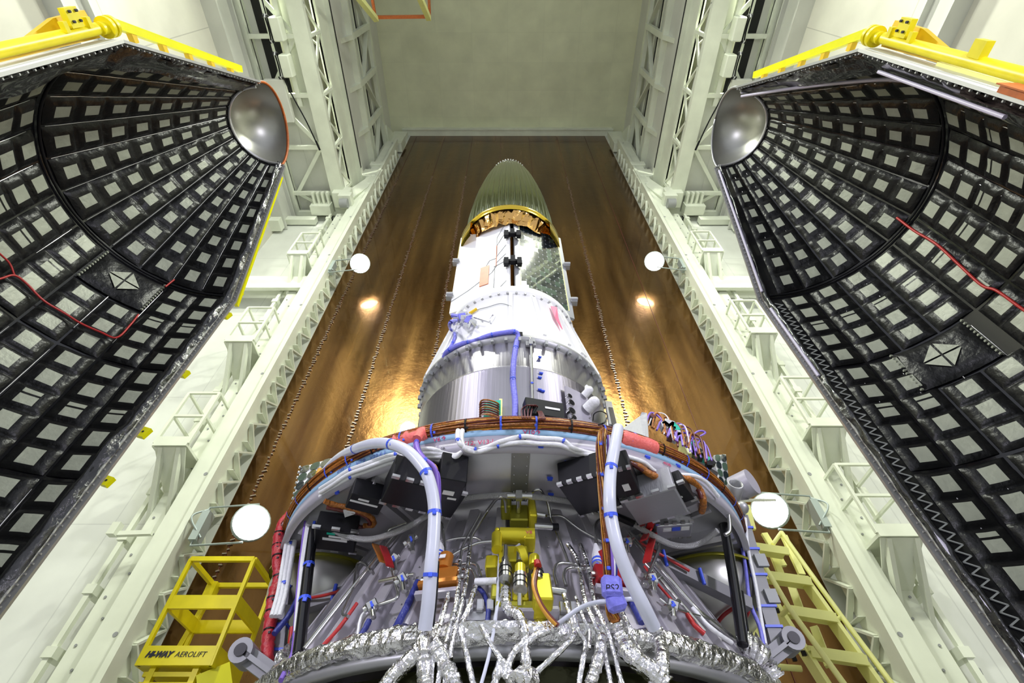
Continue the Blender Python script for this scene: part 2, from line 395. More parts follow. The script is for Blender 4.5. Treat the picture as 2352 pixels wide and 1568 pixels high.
# ---------- long box girders high up ----------
PITCH=1.62
def girder(sx):
    t=thing('box_girder','long white lattice box girder high on the %s side'%side(sx),'girder',(sx*6.5,7.9,17.0))
    X=lambda x:sx*x; Y0=-2.4; Y1=7.95; S='white_steel'
    ys=[7.95-.83]+[7.12-PITCH*k for k in range(1,6)]; 
    MB().bx(X(5.90),X(6.36),Y0,Y1,16.95,17.15).build('bottom_chord',S,t)
    MB().bx(X(7.72),X(7.88),Y0,Y1,16.95,17.15).bx(X(7.72),X(7.80),Y0,Y1,17.1,19.2).build('outer_chord',S,t)
    MB().bx(X(6.36),X(7.72),Y1-.15,Y1,16.95,17.15).build('end_beam',S,t)
    for y in ys: MB().bx(X(6.36),X(7.72),y-.06,y+.06,16.98,17.12).build('cross_beam',S,t)
    pl=MB(); pl.bx(X(7.1),X(7.72),Y0,Y1,17.32,17.36); pl.bx(X(5.95),X(6.75),Y0,Y1,17.32,17.36); pl.bx(X(6.7),X(7.15),4.0,Y1,17.33,17.37)
    split(pl,'floor_panel','cream_panel',t)
    MB().bx(X(6.95),X(7.5),Y0,4.0,17.29,17.31).build('dark_opening','dark_gap',t)
    MB().bx(X(6.62),X(6.76),Y0,4.2,16.99,17.13).bx(X(7.05),X(7.13),Y0,4.6,17.02,17.13).build('runner_rail',S,t)
    yy=[Y1]+ys
    for k in range(len(yy)-1):
        a,b=(yy[k],yy[k+1])
        p=(X(6.36),a,17.08);q=(X(7.6),b,17.08)
        if k%2: p=(X(7.6),a,17.08);q=(X(6.36),b,17.08)
        MB().bar(p,q,.12,.06).build('diagonal_brace',S,t)
    # inner side lattice
    MB().bx(X(5.93),X(5.98),Y0,Y1,18.0,19.15).bx(X(5.86),X(6.0),Y0,Y1,18.0,18.1).bx(X(5.8),X(6.0),Y0,Y1,19.1,19.2).build('web_beam',S,t)
    MB().bx(X(6.3),X(6.34),Y0,Y1,17.1,18.0).build('lattice_back_plate','cream_panel',t)
    for k,y in enumerate(ys):
        MB().bar((X(5.93),y,17.1),(X(5.93),y,18.05),.11,.09).build('lattice_post',S,t)
        split(MB().bar((X(5.93),y,18.0),(X(5.93),y-PITCH*.5,17.1),.06,.08).bar((X(5.93),y-PITCH*.5,17.1),(X(5.93),y-PITCH,18.0),.06,.08),'lattice_diagonal',S,t)
        MB().bar((X(6.02),y+.4,18.0),(X(6.30),y-.3,17.1),.05,.06).build('lattice_brace',S,t)
    # upper girder
    t2=thing('runway_girder','white upper runway girder with bracket arms above the %s box girder'%side(sx),'girder',(sx*5.9,7.9,19.3))
    MB().bx(X(6.0),X(6.1),Y0,Y1,19.35,21.3).bx(X(5.82),X(6.02),Y0,Y1,19.4,19.55).build('web_panel','cream_panel',t2)
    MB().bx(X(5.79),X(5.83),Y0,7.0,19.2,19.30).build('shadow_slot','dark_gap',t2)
    MB().bx(X(5.78),X(6.05),Y0,Y1,21.3,21.45).build('mid_flange',S,t2)
    MB().bx(X(5.86),X(6.02),Y0,Y1,24.3,24.62).build('top_chord',S,t2)
    MB().bx(X(5.9),X(5.98),Y0,Y1,22.2,22.34).build('thin_chord',S,t2)
    MB().bx(X(6.04),X(6.12),Y0,6.9,22.93,23.07).build('dark_slit','dark_gap',t2)
    MB().bx(X(6.04),X(6.08),Y0,6.9,21.9,22.0).bx(X(6.04),X(6.08),Y0,6.9,23.5,23.6).bx(X(6.05),X(6.1),Y0,Y1,22.4,22.46).build('stiffener_strips',S,t2)
    for k in range(6):
        y=7.75-1.63*k
        MB().bx(X(5.82),X(5.96),y-.11,y+.11,21.4,24.4).build('upright_post',S,t2)
        MB().prism([(X(5.78),y-.08,21.3),(X(6.0),y-.08,21.3),(X(6.0),y-.08,20.4)],(0,.16,0)).build('bracket_gusset',S,t2)
        a,b=((24.3,22.4) if k%2 else (22.4,24.3))
        MB().bar((X(5.95),y,a),(X(5.95),y-1.63,b),.07,.16,up=(1,0,0)).build('diagonal_brace',S,t2)
    MB().prism([(X(5.86),7.95,24.6),(X(5.86),6.9,24.6),(X(5.86),7.95,26.4)],(sx*-.06,0,0)).bx(X(5.2),X(5.9),7.75,7.98,24.2,26.5).bx(X(5.05),X(5.5),7.5,7.9,23.8,24.9).build('end_gusset',S,t2)
    # end truck at the back end of the lower girder
    e=thing('end_truck','white wheeled end truck under the back of the %s box girder'%side(sx),'truck',(sx*5.6,7.4,16.2))
    MB().box((X(5.95),7.25,16.95),(.62,.6,.5),bev=.03).box((X(5.75),7.2,16.6),(.45,.5,.3),bev=.02).build('wheel_housing',S,e)
    MB().bar((X(5.8),7.3,17.0),(X(5.35),7.5,19.3),.28,.35).box((X(5.5),7.6,19.6),(.75,.6,.7),bev=.03).box((X(5.45),7.45,20.5),(.6,.4,.35),bev=.02).box((X(5.3),7.5,18.8),(.35,.4,.7),bev=.02).build('knee_frame',S,e)
    MB().cyl((X(5.62),7.2,16.35),(X(5.9),7.2,16.35),.16,16).build('wheel','grey',e)
    # finned bracket with cable loops
    f=thing('finned_bracket','small white finned bracket with hanging cable loops under the %s girder end'%side(sx),'bracket',(sx*6.75,7.5,16.9))
    b=MB()
    for k in range(4): b.bx(X(6.42+.17*k),X(6.50+.17*k),7.0,7.45,16.75,16.93)
    b.bx(X(6.38),X(7.1),7.4,7.75,16.55,16.93); b.build('fin_frame',S,f)
    c=[(X(6.4+.7*q),7.85+.12*math.sin(math.pi*q)*3,16.7-.1*math.sin(math.pi*q)) for q in [i/10 for i in range(11)]]
    MB().tube(c,.02,6).tube([V(p)+V((0,.08,-.05)) for p in c],.02,6).build('cable_loop','black',f)
    # two festoon boxes with looped cable
    for (y,word) in((2.05,'upper'),(3.0,'lower')):
        f=thing('festoon_box','%s white festoon box with cable coil under the %s girder'%(word,side(sx)),'box',(sx*6.75,y,16.7),'festoon boxes under the %s girder'%side(sx))
        MB().box((X(6.72),y,16.83),(.30,.62,.34),bev=.03).build('box_body',S,f)
        for q in range(3):
            cc=[(X(6.93+.05*q),y+.36*math.cos(a),16.8+.12*math.sin(a)) for a in [i*math.pi/10 for i in range(-2,13)]]
            MB().tube(cc,.02,6).build('cable_loop',['black','pale_yellow','black'][q] if q!=1 else 'white_cable',f)
    MB2=MB().tube(spline([(X(6.98),.5,16.85),(X(6.95),2.6,16.85),(X(6.9),3.5,16.85),(X(6.55),4.6,16.8),(X(6.35),5.35,16.75)]),.022,6).cyl((X(6.38),5.2,16.76),(X(6.31),5.5,16.74),.035,8)
    tag(MB2.build('hanging_cable','black'),'loose black cable trailing under the %s girder'%side(sx),'cable')
    MB3=MB().box((X(7.25),4.0,16.85),(.62,1.25,.2),bev=.01)
    tag(MB3.build('cover_panel','cream_panel'),'plain white rectangular panel fixed under the %s girder'%side(sx),'panel')
girder(-1);girder(1)
for sx in(-1,1):
    b=MB().bx(sx*7.9,sx*8.25,7.5,7.9,15.6,16.1).bx(sx*6.9,sx*8.2,7.75,7.95,16.2,16.5)
    tag(b.build('wall_bracket','white_steel'),'white beam stub on the wall below the %s girder'%side(sx),'bracket')
# ---------- crane frame hanging at the top ----------
t=thing('lifting_frame','yellow and orange lifting frame hanging by the ceiling','frame',(-3.6,1.8,20))
MB().bar((-4.5,2.1,20),(-2.7,2.08,20),.10,.16).build('cross_bar','orange',t)
MB().bar((-2.68,2.1,20.05),(-2.62,.9,20.1),.08,.12).bar((-4.55,2.1,20.05),(-4.6,.9,20.1),.08,.12).build('rear_rail','orange',t)
for a,b_ in (((-4.5,2.15,19.9),WZ(812,-20,18)),((-2.7,2.12,19.9),WZ(958,-20,18))): MB().bar(a,b_,.16,.16).build('side_bar','pale_yellow',t)
# ---------- flood lamps ----------
mat('lamp_glow',(1,1,1),0,.5,emit=(1,.97,.92),estr=25)
mat('housing',(.45,.52,.50),.3,.45)
def flood(sx,c,word):
    c=V(c); aim=(V((0,1.5,3))-c).normalized()
    t=thing('flood_lamp','%s round flood lamp on a bracket, %s side'%(word,side(sx)),'lamp',c)
    rot=aim.to_track_quat('Z','Y').to_matrix()
    MB().lathe([(.001,.0),(.27,.0)],c,24,rot=rot).build('lens','lamp_glow',t,'glowing white lens')
    MB().lathe([(.27,.02),(.29,.02),(.29,-.04),(.2,-.18),(.1,-.26),(.001,-.27)],c,24,rot=rot).build('housing','housing',t)
    k=.85
    MB().tube([c+V((0,0,.33)),c+V((sx*k,.1,.33)),c+V((sx*k,.1,-.33)),c+V((0,0,-.33))],.018,6,smooth=False).build('yoke_bracket','housing',t)
    MB().box(c+V((sx*k,.15,0)),(.12,.2,.5)).tube(spline([c+V((sx*k,.1,.3)),c+V((sx*(k+.15),0,.1)),c+V((sx*(k-.1),.1,-.2))]),.015,6).build('mounting_clamp','housing',t)
flood(-1,W(827,605,7.3),'high'); flood(-1,W(577,1200,7.2),'low'); flood(1,W(1503,600,7.3),'high'); flood(1,W(1768,1172,7.2),'low')
# ---------- payload fairing halves ----------
def fairing(sx,cx,cy,zj,zt,rt,hzone):
    S=side(sx); r0=1.6
    t=thing('fairing_half','tall open white fairing half lined with black quilted blankets, %s side of the rocket'%S,'fairing',(cx,cy,-ZO))
    def P(phi,r,z): return V((cx+sx*r*math.cos(phi),cy+r*math.sin(phi),z))
    def RZ(z): return r0 if z<zj else r0+(rt-r0)*(z-zj)/(zt-zj)
    # shell (outer skin with thickness)
    zb=-ZO+.1; zs=[zb,zj,zt]; N=36; m=MB(); vs=[];fs=[]
    rings=[(r0+.035,zb),(r0+.035,zj),(rt+.035,zt)]; inner=[(rt,zt),(r0,zj),(r0,zb)]
    pr=rings+inner
    for k in range(N+1):
        ph=-math.pi/2+math.pi*k/N
        for r,z in pr: vs.append(P(ph,r,z))
    n=len(pr)
    for k in range(N):
        for j in range(n): fs.append((k*n+j,k*n+(j+1)%n,(k+1)*n+(j+1)%n,(k+1)*n+j))
    fs.append(tuple(range(n))); fs.append(tuple(N*n+j for j in range(n))[::-1])
    m.add(vs,fs,False); m.build('outer_shell','fairing_white',t)
    # nose dome
    m=MB(); vs=[];fs=[]; K=10; hd=.66
    prd=[(rt*math.cos(a*math.pi/2/K)+.001,zt+hd*math.sin(a*math.pi/2/K)) for a in range(K+1)]
    for k in range(N+1):
        ph=-math.pi/2+math.pi*k/N
        for r,z in prd: vs.append(P(ph,r,z))
    n=K+1
    for k in range(N):
        for j in range(n-1): fs.append((k*n+j,k*n+j+1,(k+1)*n+j+1,(k+1)*n+j))
    m.add(vs,fs,True); m.build('nose_dome','dome_metal',t,'bare metal nose dome')
    m=MB(); m.tube([P(s_*math.pi/2,r,z)+V((-sx*.02,0,0)) for s_,(r,z) in [(-1,q) for q in prd]+[(1,q) for q in prd[::-1]]],.022,6); m.build('dome_rim','orange' if sx<0 else 'grey_metal',t)
    m=MB(); m.tube([P(-math.pi/2+math.pi*k/N,rt-.015,zt+.02) for k in range(N+1)],.028,6); m.tube([P(-math.pi/2+math.pi*k/N,rt-.05,zt-.05) for k in range(N+1)],.02,6); m.build('dome_seat_ring','silver_line',t)
    # rims along both edges
    for s_,w in((-1,'near'),(1,'far')):
        ph=s_*math.pi/2
        for (r1,z1),(r2,z2),nm in (((r0+.015,zb),(r0+.015,zj),'side'),((r0+.015,zj),(rt+.015,zt),'cone')):
            m=MB(); a=P(ph,r1,z1);b=P(ph,r2,z2); m.bar(a+V((-sx*.05,0,0)),b+V((-sx*.05,0,0)),.06,.03,up=(0,1,0))
            m.build('edge_rim','grey_metal' if nm=='cone' or s_>0 else 'fairing_white',t)
            # rivet teeth along the rim
            m=MB(); L=(b-a).length; d=(b-a).normalized(); q=.05; inn=V((0,-s_,0))
            while q<L: m.box(a+d*q+V((-sx*.05,0,0))+inn*.035,(.02,.016,.014)); q+=.085
            m.build('rivet_row','grey_metal',t)['kind']='stuff'
    # quilted blankets
    NS=12
    def strip(i,z0,z1,pads,cone,tl,split):
        SP=math.pi-(.13 if sx>0 else 0); ph0=-math.pi/2+SP*(i+.03)/NS; ph1=-math.pi/2+SP*(i+.97)/NS
        sl=[0,.05,.12,.2,.28,.36,.5,.64,.72,.8,.88,.95,1] if not cone else [0,.06,.14,.22,.30,.4,.5,.6,.70,.78,.86,.94,1]
        pa,pb=(.28,.72) if not cone else (.30,.70)
        m=MB(); vs=[];fs=[];mi=[]
        rows=[]
        for p in range(pads):
            tt=[0,.06,.14,.20,.3,.4,.5,.6,.70,.80,.86,.94] if not cone else [0,.07,.16,.26,.32,.4,.5,.6,.68,.74,.84,.93]
            sp=split and p==split-1
            if sp: tt=[0,.06,.14,.20,.3,.4,.5,.58,.66,.82,.88,.94]
            for q in tt: rows.append((p,q,sp))
        rows.append((pads-1,1.0,False))
        for (p,q,sp) in rows:
            z=z0+(z1-z0)*(p+q)/pads
            rb=RZ(z)-.035
            for s in sl:
                ph=ph0+(ph1-ph0)*s
                e=abs(2*s-1);g=abs(2*q-1)
                # rounded pillow, height shrinks to the nose
                hgt=(.050 if not cone else .045*(rb/1.6)**.7)*(1-e**4)**.8*(1-.75*g**6)
                pp=P(ph,rb,z); nz=noise.noise(pp*5)*.010+noise.noise(pp*14)*.006
                ins=pa-.001<=s<=pb+.001
                if ins and .18<q<.82: nz*=.35
                vs.append(P(ph,rb-hgt-nz,z+noise.noise(pp*4+V((7,0,0)))*.012))
        ncol=len(sl)
        for a in range(len(rows)-1):
            p,q,sp=rows[a]; q2=rows[a+1][1] if rows[a+1][0]==p else 1.0; qm=(q+q2)/2
            lo,hi=(.20,.80) if not cone else (.27,.73)
            inq=lo<qm<hi
            if sp: inq=(.20<qm<.58) or (.66<qm<.82)
            for b in range(ncol-1):
                sm=(sl[b]+sl[b+1])/2
                fs.append((a*ncol+b,(a+1)*ncol+b,(a+1)*ncol+b+1,a*ncol+b+1))
                mi.append(1 if (inq and pa<sm<pb) else 0)
        o=len(m.v); m.v+=vs
        for f,k in zip(fs,mi): m.f.append(list(f)); m.m.append(k); m.sm.append(True)
        m.build('quilted_blanket',['blanket','patch'],t)
    # the dark mat under the quilts
    hatchstrips={3,4} 
    m=MB(); vs=[];fs=[]
    prm=[(r0-.03,zb+.1),(r0-.03,zj),(rt-.03,zt-.02)]
    for k in range(N+1):
        ph=-math.pi/2+math.pi*k/N
        for r,z in prm: vs.append(P(ph,r,z))
    for k in range(N):
        for j in range(2): fs.append((k*3+j,k*3+j+1,(k+1)*3+j+1,(k+1)*3+j))
    m.add(vs,fs,True).build('lining','black_gloss',t)
    zone=1.52; hz=zj-zone-.15      # hatch centre height
    hi=(7.2,9.2)
    for i in range(NS):
        strip(i,zj+.07,zt-.03,8,True,0,0)
        z=zj-.04;zi=0
        while z>zb+.3:
            z1=max(z-zone+.04,zb+.15); pads=5 if z-z1>1.2 else max(1,round((z-z1)/.3))
            if zi==hzone and i in (8,9):
                # room for the hatch
                strip(i,z1,z-.62,3,False,0,0)
            else: strip(i,z1,z,pads,False,0,3 if zi!=9 else 0)
            z-=zone;zi+=1
    # hatch cover
    zc=zj-zone*hzone-.34; m=MB(); ph0=-math.pi/2+math.pi*8.05/NS; ph1=-math.pi/2+math.pi*9.95/NS; G=14; vs=[];fs=[];rb=r0-.06
    for a in range(G+1):
        for b in range(G+1):
            s=a/G;q=b/G; h=.05*(1-abs(2*s-1)**6)*(1-abs(2*q-1)**6); vs.append(P(ph0+(ph1-ph0)*s,rb-h+.008*noise.noise(V((a*.7,b*.7,i))),zc+(q-.5)*.58))
    for a in range(G):
        for b in range(G): fs.append((a*(G+1)+b,a*(G+1)+b+1,(a+1)*(G+1)+b+1,(a+1)*(G+1)+b))
    m.add(vs,fs,True); hc=m.build('hatch_cover','blanket',t)
    phc=(ph0+ph1)/2; m=MB()
    ex=(P(phc+.01,rb,zc)-P(phc-.01,rb,zc)).normalized(); nn=V((-sx*math.cos(phc),-math.sin(phc),0))
    for k in range(4):
        a=k*math.pi/2+.0; c=P(phc,rb-.068,zc); 
        d0=ex*math.cos(a)+V((0,0,1))*math.sin(a); d1=ex*math.cos(a+math.pi/2)+V((0,0,1))*math.sin(a+math.pi/2); mid=(d0+d1)
        m.add([c+mid*.02*.5+nn*0,c+(d0*.17+mid*.012),c+(d1*.17+mid*.012)],[(0,1,2)],False)
    for q in range(12):
        for s_ in(ph0,ph1): m.box(P(s_,rb-.02,zc+(q/11-.5)*.56),(.025,.025,.02))
    m.build('cross_patch','patch',hc,'four grey triangles forming an X')['kind']='stuff'
    # silver retaining lines in the creases
    for i in range(1,NS):
        ph=-math.pi/2+math.pi*i/NS; m=MB()
        pts=[P(ph,RZ(z)-.045+.006*noise.noise(V((z*6,i,0))),z) for z in [zj+.1+(zt-zj-.2)*k/16 for k in range(17)]]
        m.tube(pts,[.0028+.003*(.5+noise.noise(V((k*.9,i*3.1,2)))) for k in range(17)],5)
        m.build('retaining_strip','silver_line',t)
        z=zj-.15
        if i>1:
          m=MB()
          while z>zb+.5:
            L=random.uniform(.5,1.15)
            if random.random()<(.75 if i>3 else .35):
                a,b=z,max(z-L,zb+.3)
                m.tube([P(ph,r0-.05+.006*noise.noise(V((z*5,i,k))),a+(b-a)*k/8) for k in range(9)],[.002+.006*math.sin(math.pi*(k+.3)/8.6)*.8 for k in range(9)],5)
            z-=zone
          if m.v: split(m,'retaining_strip','silver_line',t)
    # grey gutter band at the joint between cone and cylinder
    m=MB(); m.tube([P(-math.pi/2+math.pi*(k+.5)/(N+1),r0-.07,zj+.015) for k in range(N+1)],.018,5); m.build('joint_band','black',t)
    # crinkled edge flaps
    for s_ in(-1,1):
        m=MB(); vs=[];fs=[]; segs=[]
        z=zb+.3
        while z<zt: segs.append(z); z+=.055
        C=7
        for z in segs:
            rr=RZ(z); wdt=(.26 if s_<0 else (.13 if sx<0 else .06))*(1.0 if z<zj else .85*rr/r0+.1)
            wdt*=1+.25*noise.noise(V((z*1.3,s_,sx)))
            for c in range(C+1):
                u=c/C; ph=s_*(math.pi/2-.008-u*wdt/rr)
                lift=.02+.06*math.sin(u*math.pi)*(1+.5*noise.noise(V((z*3,c*.4,sx*3)))) ; p=P(ph,rr-lift,z)
                
                if s_<0:
                    ph=s_*(math.pi/2-.008-u*.32/rr*(1 if z<zj else .8)); lift=.015+(.17 if z<zj else .17*rr/r0)*(u**.8)*(1+.35*noise.noise(V((z*1.6,c*.3,sx*3)))); p=P(ph,rr-lift,z)
                p+=V((-sx*(.03+.03*noise.noise(V((z*5,u*2,9*sx)))) *(1-u),0,.02*noise.noise(V((z*8,u*5,3)))))
                vs.append(p)
        for a in range(len(segs)-1):
            for c in range(C): fs.append((a*(C+1)+c,a*(C+1)+c+1,(a+1)*(C+1)+c+1,(a+1)*(C+1)+c))
        m.add(vs,fs,True).build('edge_flap','flap',t)
    return t,P,RZ
TL,PL,RZL=fairing(-1,-4.0,2.43,5.80,8.6,.655,0)
TR,PR,RZR=fairing(1,3.79,2.53,5.95,8.75,.645,1)
# open lattice strip and lilac tape on the right half
m=MB(); 
for k in range(68):
    z=-1.0+k*.1; r=1.6
    a=PR(math.pi/2-.05,1.555,z);b=PR(math.pi/2-.115,1.555,z+.05); c=PR(math.pi/2-.05,1.555,z+.1)
    m.bar(a,b,.01,.012); m.bar(b,c,.01,.012)
m.build('edge_lattice','grey',TR)
def tape(pts,w,parent,nm='edge_tape'):
    m=MB(); m.tube(spline(pts,6),w,5); return m.build(nm,'tape_lilac',parent)
h=math.pi/2
tape([PR(h-.03,RZR(z)-.05,z)+V((-.06,0,0)) for z in(8.6,7.8,7.0,6.05)],.022,TR)
tape([PR(h-.03,RZR(z)-.03,z)+V((-.06,0,0)) for z in(5.7,5.0,4.3)],.022,TR)
tape([PR(h-.05,1.56,z)+V((-.06,0,0)) for z in(2.7,1.9,1.2,.6)],.022,TR)
tape([PR(-h+.16+.06*k%2,RZR(z)-.12,z)+V((-.05,0,0)) for k,z in enumerate((8.7,8.2,7.5,6.8,6.2,5.9))],.024,TR)
tape([PR(-h+.13,1.45,z)+V((-.05,0,0)) for z in(5.8,5.3,4.7,4.1)],.022,TR)
def sheet(): 
    m=MB(); vs=[];fs=[];n=24
    for a in range(n+1):
        for b in range(9):
            z=4.6-2.6*a/n; ph=-h+.02+b*.035; vs.append(PR(ph,1.5-.04*noise.noise(V((a*.5,b*.8,1))),z)+V((-.03*noise.noise(V((a*.4,b,5))),0,0)))
    for a in range(n):
        for b in range(8): fs.append((a*9+b,a*9+b+1,(a+1)*9+b+1,(a+1)*9+b))
    m.add(vs,fs,True).build('pinkish_foil_flap','sheet_pink',TR)
sheet()
# stickers on the near rim of the right half
for z0,z1,mn in((4.05,3.55,'orange'),(3.53,3.0,'white'),(2.98,2.6,'green')):
    MB().bx(3.70,3.72,.84,.90,z1,z0).bx(3.66,3.82,.835,.845,z1,z0).build('rim_sticker',mn,TR)
# red cords across the blankets
def cord(pp,nm,lb,Pf,r=.012):
    m=MB(); m.tube(spline([Pf(*q) for q in pp],8),r,6); tag(m.build(nm,'red'),lb,'cord')
def hitf(px,py,cx,cy,rad,sx):
    r=ray(px,py).normalized(); t=.5
    while t<14:
        p=r*t; dx=p.x-cx
        if dx*sx>0 and math.hypot(dx,p.y-cy)>=rad: return p
        t+=.01
    return r*t
def cordpx(px,cx,cy,sx,lb,r=.012):
    m=MB(); m.tube(spline([hitf(x,y,cx,cy,1.46,sx) for x,y in px],6),r,6); m.build('red_cord','red',TL if sx<0 else TR,lb)
cordpx([(-60,655),(0,640),(32,632),(60,650),(100,690),(150,720),(185,742),(230,762),(268,775),(300,745),(318,722)],-4.0,2.43,-1,'long thin red cord lying across the left fairing blankets')
cordpx([(-40,545),(0,583),(22,605),(33,632)],-4.0,2.43,-1,'short red cord branching off the long cord at the left edge',.010)
cordpx([(380,658),(390,650),(400,642)],-4.0,2.43,-1,'tiny red cord end near the joint of the left fairing',.012)
cordpx([(2060,500),(2100,530),(2150,560),(2205,610),(2255,655),(2290,668),(2352,712),(2400,740)],3.79,2.53,1,'red cord lying across the right fairing blankets',.016)
# ---------- yellow handling frames ----------
def handling(sx,cx,cy,zj,zt,rt):
    S=side(sx); t=thing('handling_frame','yellow handling frame bolted to the outer edge of the %s fairing half'%S,'frame',(cx,cy-1.8,-ZO))
    ye=cy-1.64; x=cx+sx*.08
    A=V((x,ye-.06,zj+.05)); yt=cy-rt-.08; B=V((x,yt-.05,zt-.25))
    d=(B-A).normalized(); o=V((0,-.085,.03))
    MB().bar(A+o*1.0+d*.05,B+o*1.2,.07,.09,up=(0,1,0)).build('cone_bar','yellow',t)
    for k in range(5):
        p=A+d*(.35+.5*k)+o*.6; MB().box(p+V((0,.03,0)),(.06,.12,.07)).build('standoff_block','warm_yellow',t)
    MB().cyl((x+sx*.02,ye-.09,zj-.05),(x+sx*.02,ye-.09,-1.4),.055,20).build('vertical_pipe','lift_yellow',t)
    MB().cyl((x-.0,ye-.09,zj+.10),(x-.0,ye-.09,zj+.14),.10,20).cyl((x,ye-.09,zj+.03),(x,ye-.09,zj+.07),.10,20).cyl((x,ye-.09,zj-.05),(x,ye-.09,zj+.15),.06,16).build('pipe_flange','lift_yellow',t)
    MB().prism([(x+sx*.1,ye+.0,zj+.05),(x+sx*.1,ye+.0,zj-1.3),(x+sx*.1,ye-.22,zj-.45),(x+sx*.1,ye-.24,zj-.0)],(sx*.05,0,0)).build('gusset_plate','warm_yellow',t)
    b=MB().box((x-sx*.02,ye-.22,zj-.38),(.06,.16,.16)).box((x-sx*.02,ye-.16,zj-.2),(.05,.09,.05)).box((x-sx*.02,ye-.16,zj-.52),(.05,.09,.05)); split(b,'bolted_lug','lift_yellow',t)
    b=MB()
    for q in range(2):
        for w in range(2): b.cyl((x-sx*.07,ye-.27+.08*q,zj-.42+.09*w),(x-sx*.045,ye-.27+.08*q,zj-.42+.09*w),.012,8)
    split(b,'bolt','ink',t)
    if sx>0:
        MB().box((x,ye-.19,zj-1.35),(.07,.13,.13)).build('pipe_lug','lift_yellow',t)
        MB().bar((x+.08,ye-.0,zj-.9),(x+.12,ye-.0,zj-3.6),.07,.04).build('back_bar','pale_yellow',t)
    else: MB().box((x,ye-.16,zj-1.5),(.04,.04,.3)).build('pipe_lug','lift_yellow',t)
    return t
handling(-1,-4.0,2.43,5.80,8.6,.655); handling(1,3.79,2.53,5.95,8.75,.645)
# far-edge yellow bar and lugs of the left half
t=thing('edge_bar','thin yellow edge bar and lugs along the far edge of the left fairing half','frame',(-3.95,4.1,-ZO))
a=PL(h,.74,8.45)+V((.02,.07,0)); b=PL(h,1.66,5.85)+V((.02,.07,0))
MB().bar(a,b,.05,.05).build('bar','yellow',t)
for px,py,s in((549,676,.09),(541,690,.08),(521,725,.10),(424,859,.09),(331,994,.11),(247,1106,.09)):
    p=W(px,py,4.16); MB().box(p,(s*.9,.05,s*1.1),Matrix.Rotation(.3,3,'Y')).cyl(p+V((0,-.03,0)),p+V((0,-.026,0)),.012,8,mi=1).build('lug',['yellow','ink'],t)
p=W(2338,1505,4.25); b=MB().bar(W(2325,1490,4.27),W(2352,1530,4.27),.03,.03); b.build('edge_strip','yellow',TR,'thin yellow strip')
# tape roll clips low on the right half
# ================= the rocket stage =================
ax,ay=AX.x,AX.y
def C(r,a,z): # polar about the rocket axis; a=0 faces the camera, + to the right
    return V((ax+r*math.sin(a),ay-r*math.cos(a),z))
def ang(p): return math.atan2(p.x-ax,ay-p.y)
stage=thing('rocket_stage','silver corrugated rocket stage with overhanging equipment deck in the hall centre','rocket',(ax,ay,-ZO))
# corrugated conical skirt
NR=44
def corr(r,z,a):
    q=(a*NR/(2*math.pi))%1.0; k=min(1,max(0,(abs(q-.5)-.17)/.05)); return r+(.055*(1-k))
m=MB(); m.lathe([(1.235,.66),(1.215,.74),(1.10,.98),(.99,1.22),(.905,1.40)],(ax,ay,0),NR*20,a0=math.pi,a1=2*math.pi+1e-9,rf=corr,smooth=False)
m.lathe([(1.235,.66),(.905,1.40)],(ax,ay,0),48,a0=0,a1=math.pi)
m.build('corrugated_skirt','cone_metal',stage)
m=MB()
for k in range(0,NR,1):
    a=-math.pi/2+math.pi*k/NR*1.0
    for q in range(9):
        z=.80+q*.065; r=1.22-(z-.72)*(.31/.68)+.004; p=C(r,a,z); m.sphere(p,.0045,6)
m.build('rivets','grey_metal',stage)['kind']='stuff'
m=MB(); m.lathe([(.93,1.33),(.98,1.36),(.99,1.395)],(ax,ay,0),72); m.build('fillet_ring','deck_metal',stage)
# deck and ring
m=MB(); m.lathe([(.80,1.395),(1.40,1.395),(1.40,1.41),(.80,1.41)],(ax,ay,0),96); m.build('deck_plate','deck_metal',stage)
m=MB(); m.lathe([(1.39,1.375),(1.425,1.375),(1.425,1.452),(1.39,1.452)],(ax,ay,0),128); m.build('ring_face','ring_grey',stage)
m=MB(); m.lathe([(1.39,1.452),(1.428,1.452),(1.428,1.49),(1.36,1.49)],(ax,ay,0),128); rb=m.build('ring_band','ring_blue',stage,'pale blue upper band of the ring')
# deck stiffeners
for a in(-1.02,-.62,.70,.98,1.35,-1.4):
    m=MB(); m.bar(C(.97,a,1.375),C(1.37,a+.04,1.375),.06,.05); m.bar(C(.97,a+.07,1.375),C(1.37,a+.1,1.375),.02,.05); m.build('deck_stiffener','deck_metal',stage)
# riveted strip in the middle of the underside
m=MB(); m.bar(C(.98,.015,1.39),C(1.385,.015,1.39),.085,.006)
for q in range(6):
    for s_ in(-.03,.03): m.sphere(C(1.0+q*.07,0,1.386)+V((s_+.02,0,0)),.0045,6,mi=1)
m.build('centre_strip',['grey_metal','steel'],stage)
# lower drum, with dark foil blanket
m=MB(); vs=[];fs=[];NA=96;NZ=20
for i in range(NA+1):
    a=-math.pi*.62+math.pi*1.24*i/NA
    for j in range(NZ+1):
        z=.60-j*.11; r=1.19+.03*noise.noise(V((a*5,z*4,0)))+.015*noise.noise(V((a*14,z*11,3))); vs.append(C(r,a,z))
for i in range(NA):
    for j in range(NZ): fs.append((i*(NZ+1)+j,i*(NZ+1)+j+1,(i+1)*(NZ+1)+j+1,(i+1)*(NZ+1)+j))
m.add(vs,fs,True); m.lathe([(1.15,-ZO+.02),(1.15,.6)],(ax,ay,0),48,a0=-.2,a1=math.pi+.2); m.build('dark_blanket','dark_skin',stage,'dark glossy foil blanket under the ring')
m=MB(); m.lathe([(1.2,.62),(1.25,.615),(1.25,.60),(1.30,.60),(1.30,.635),(1.27,.635),(1.27,.655),(1.2,.66)],(ax,ay,0),96); m.build('base_rail','grey_metal',stage)
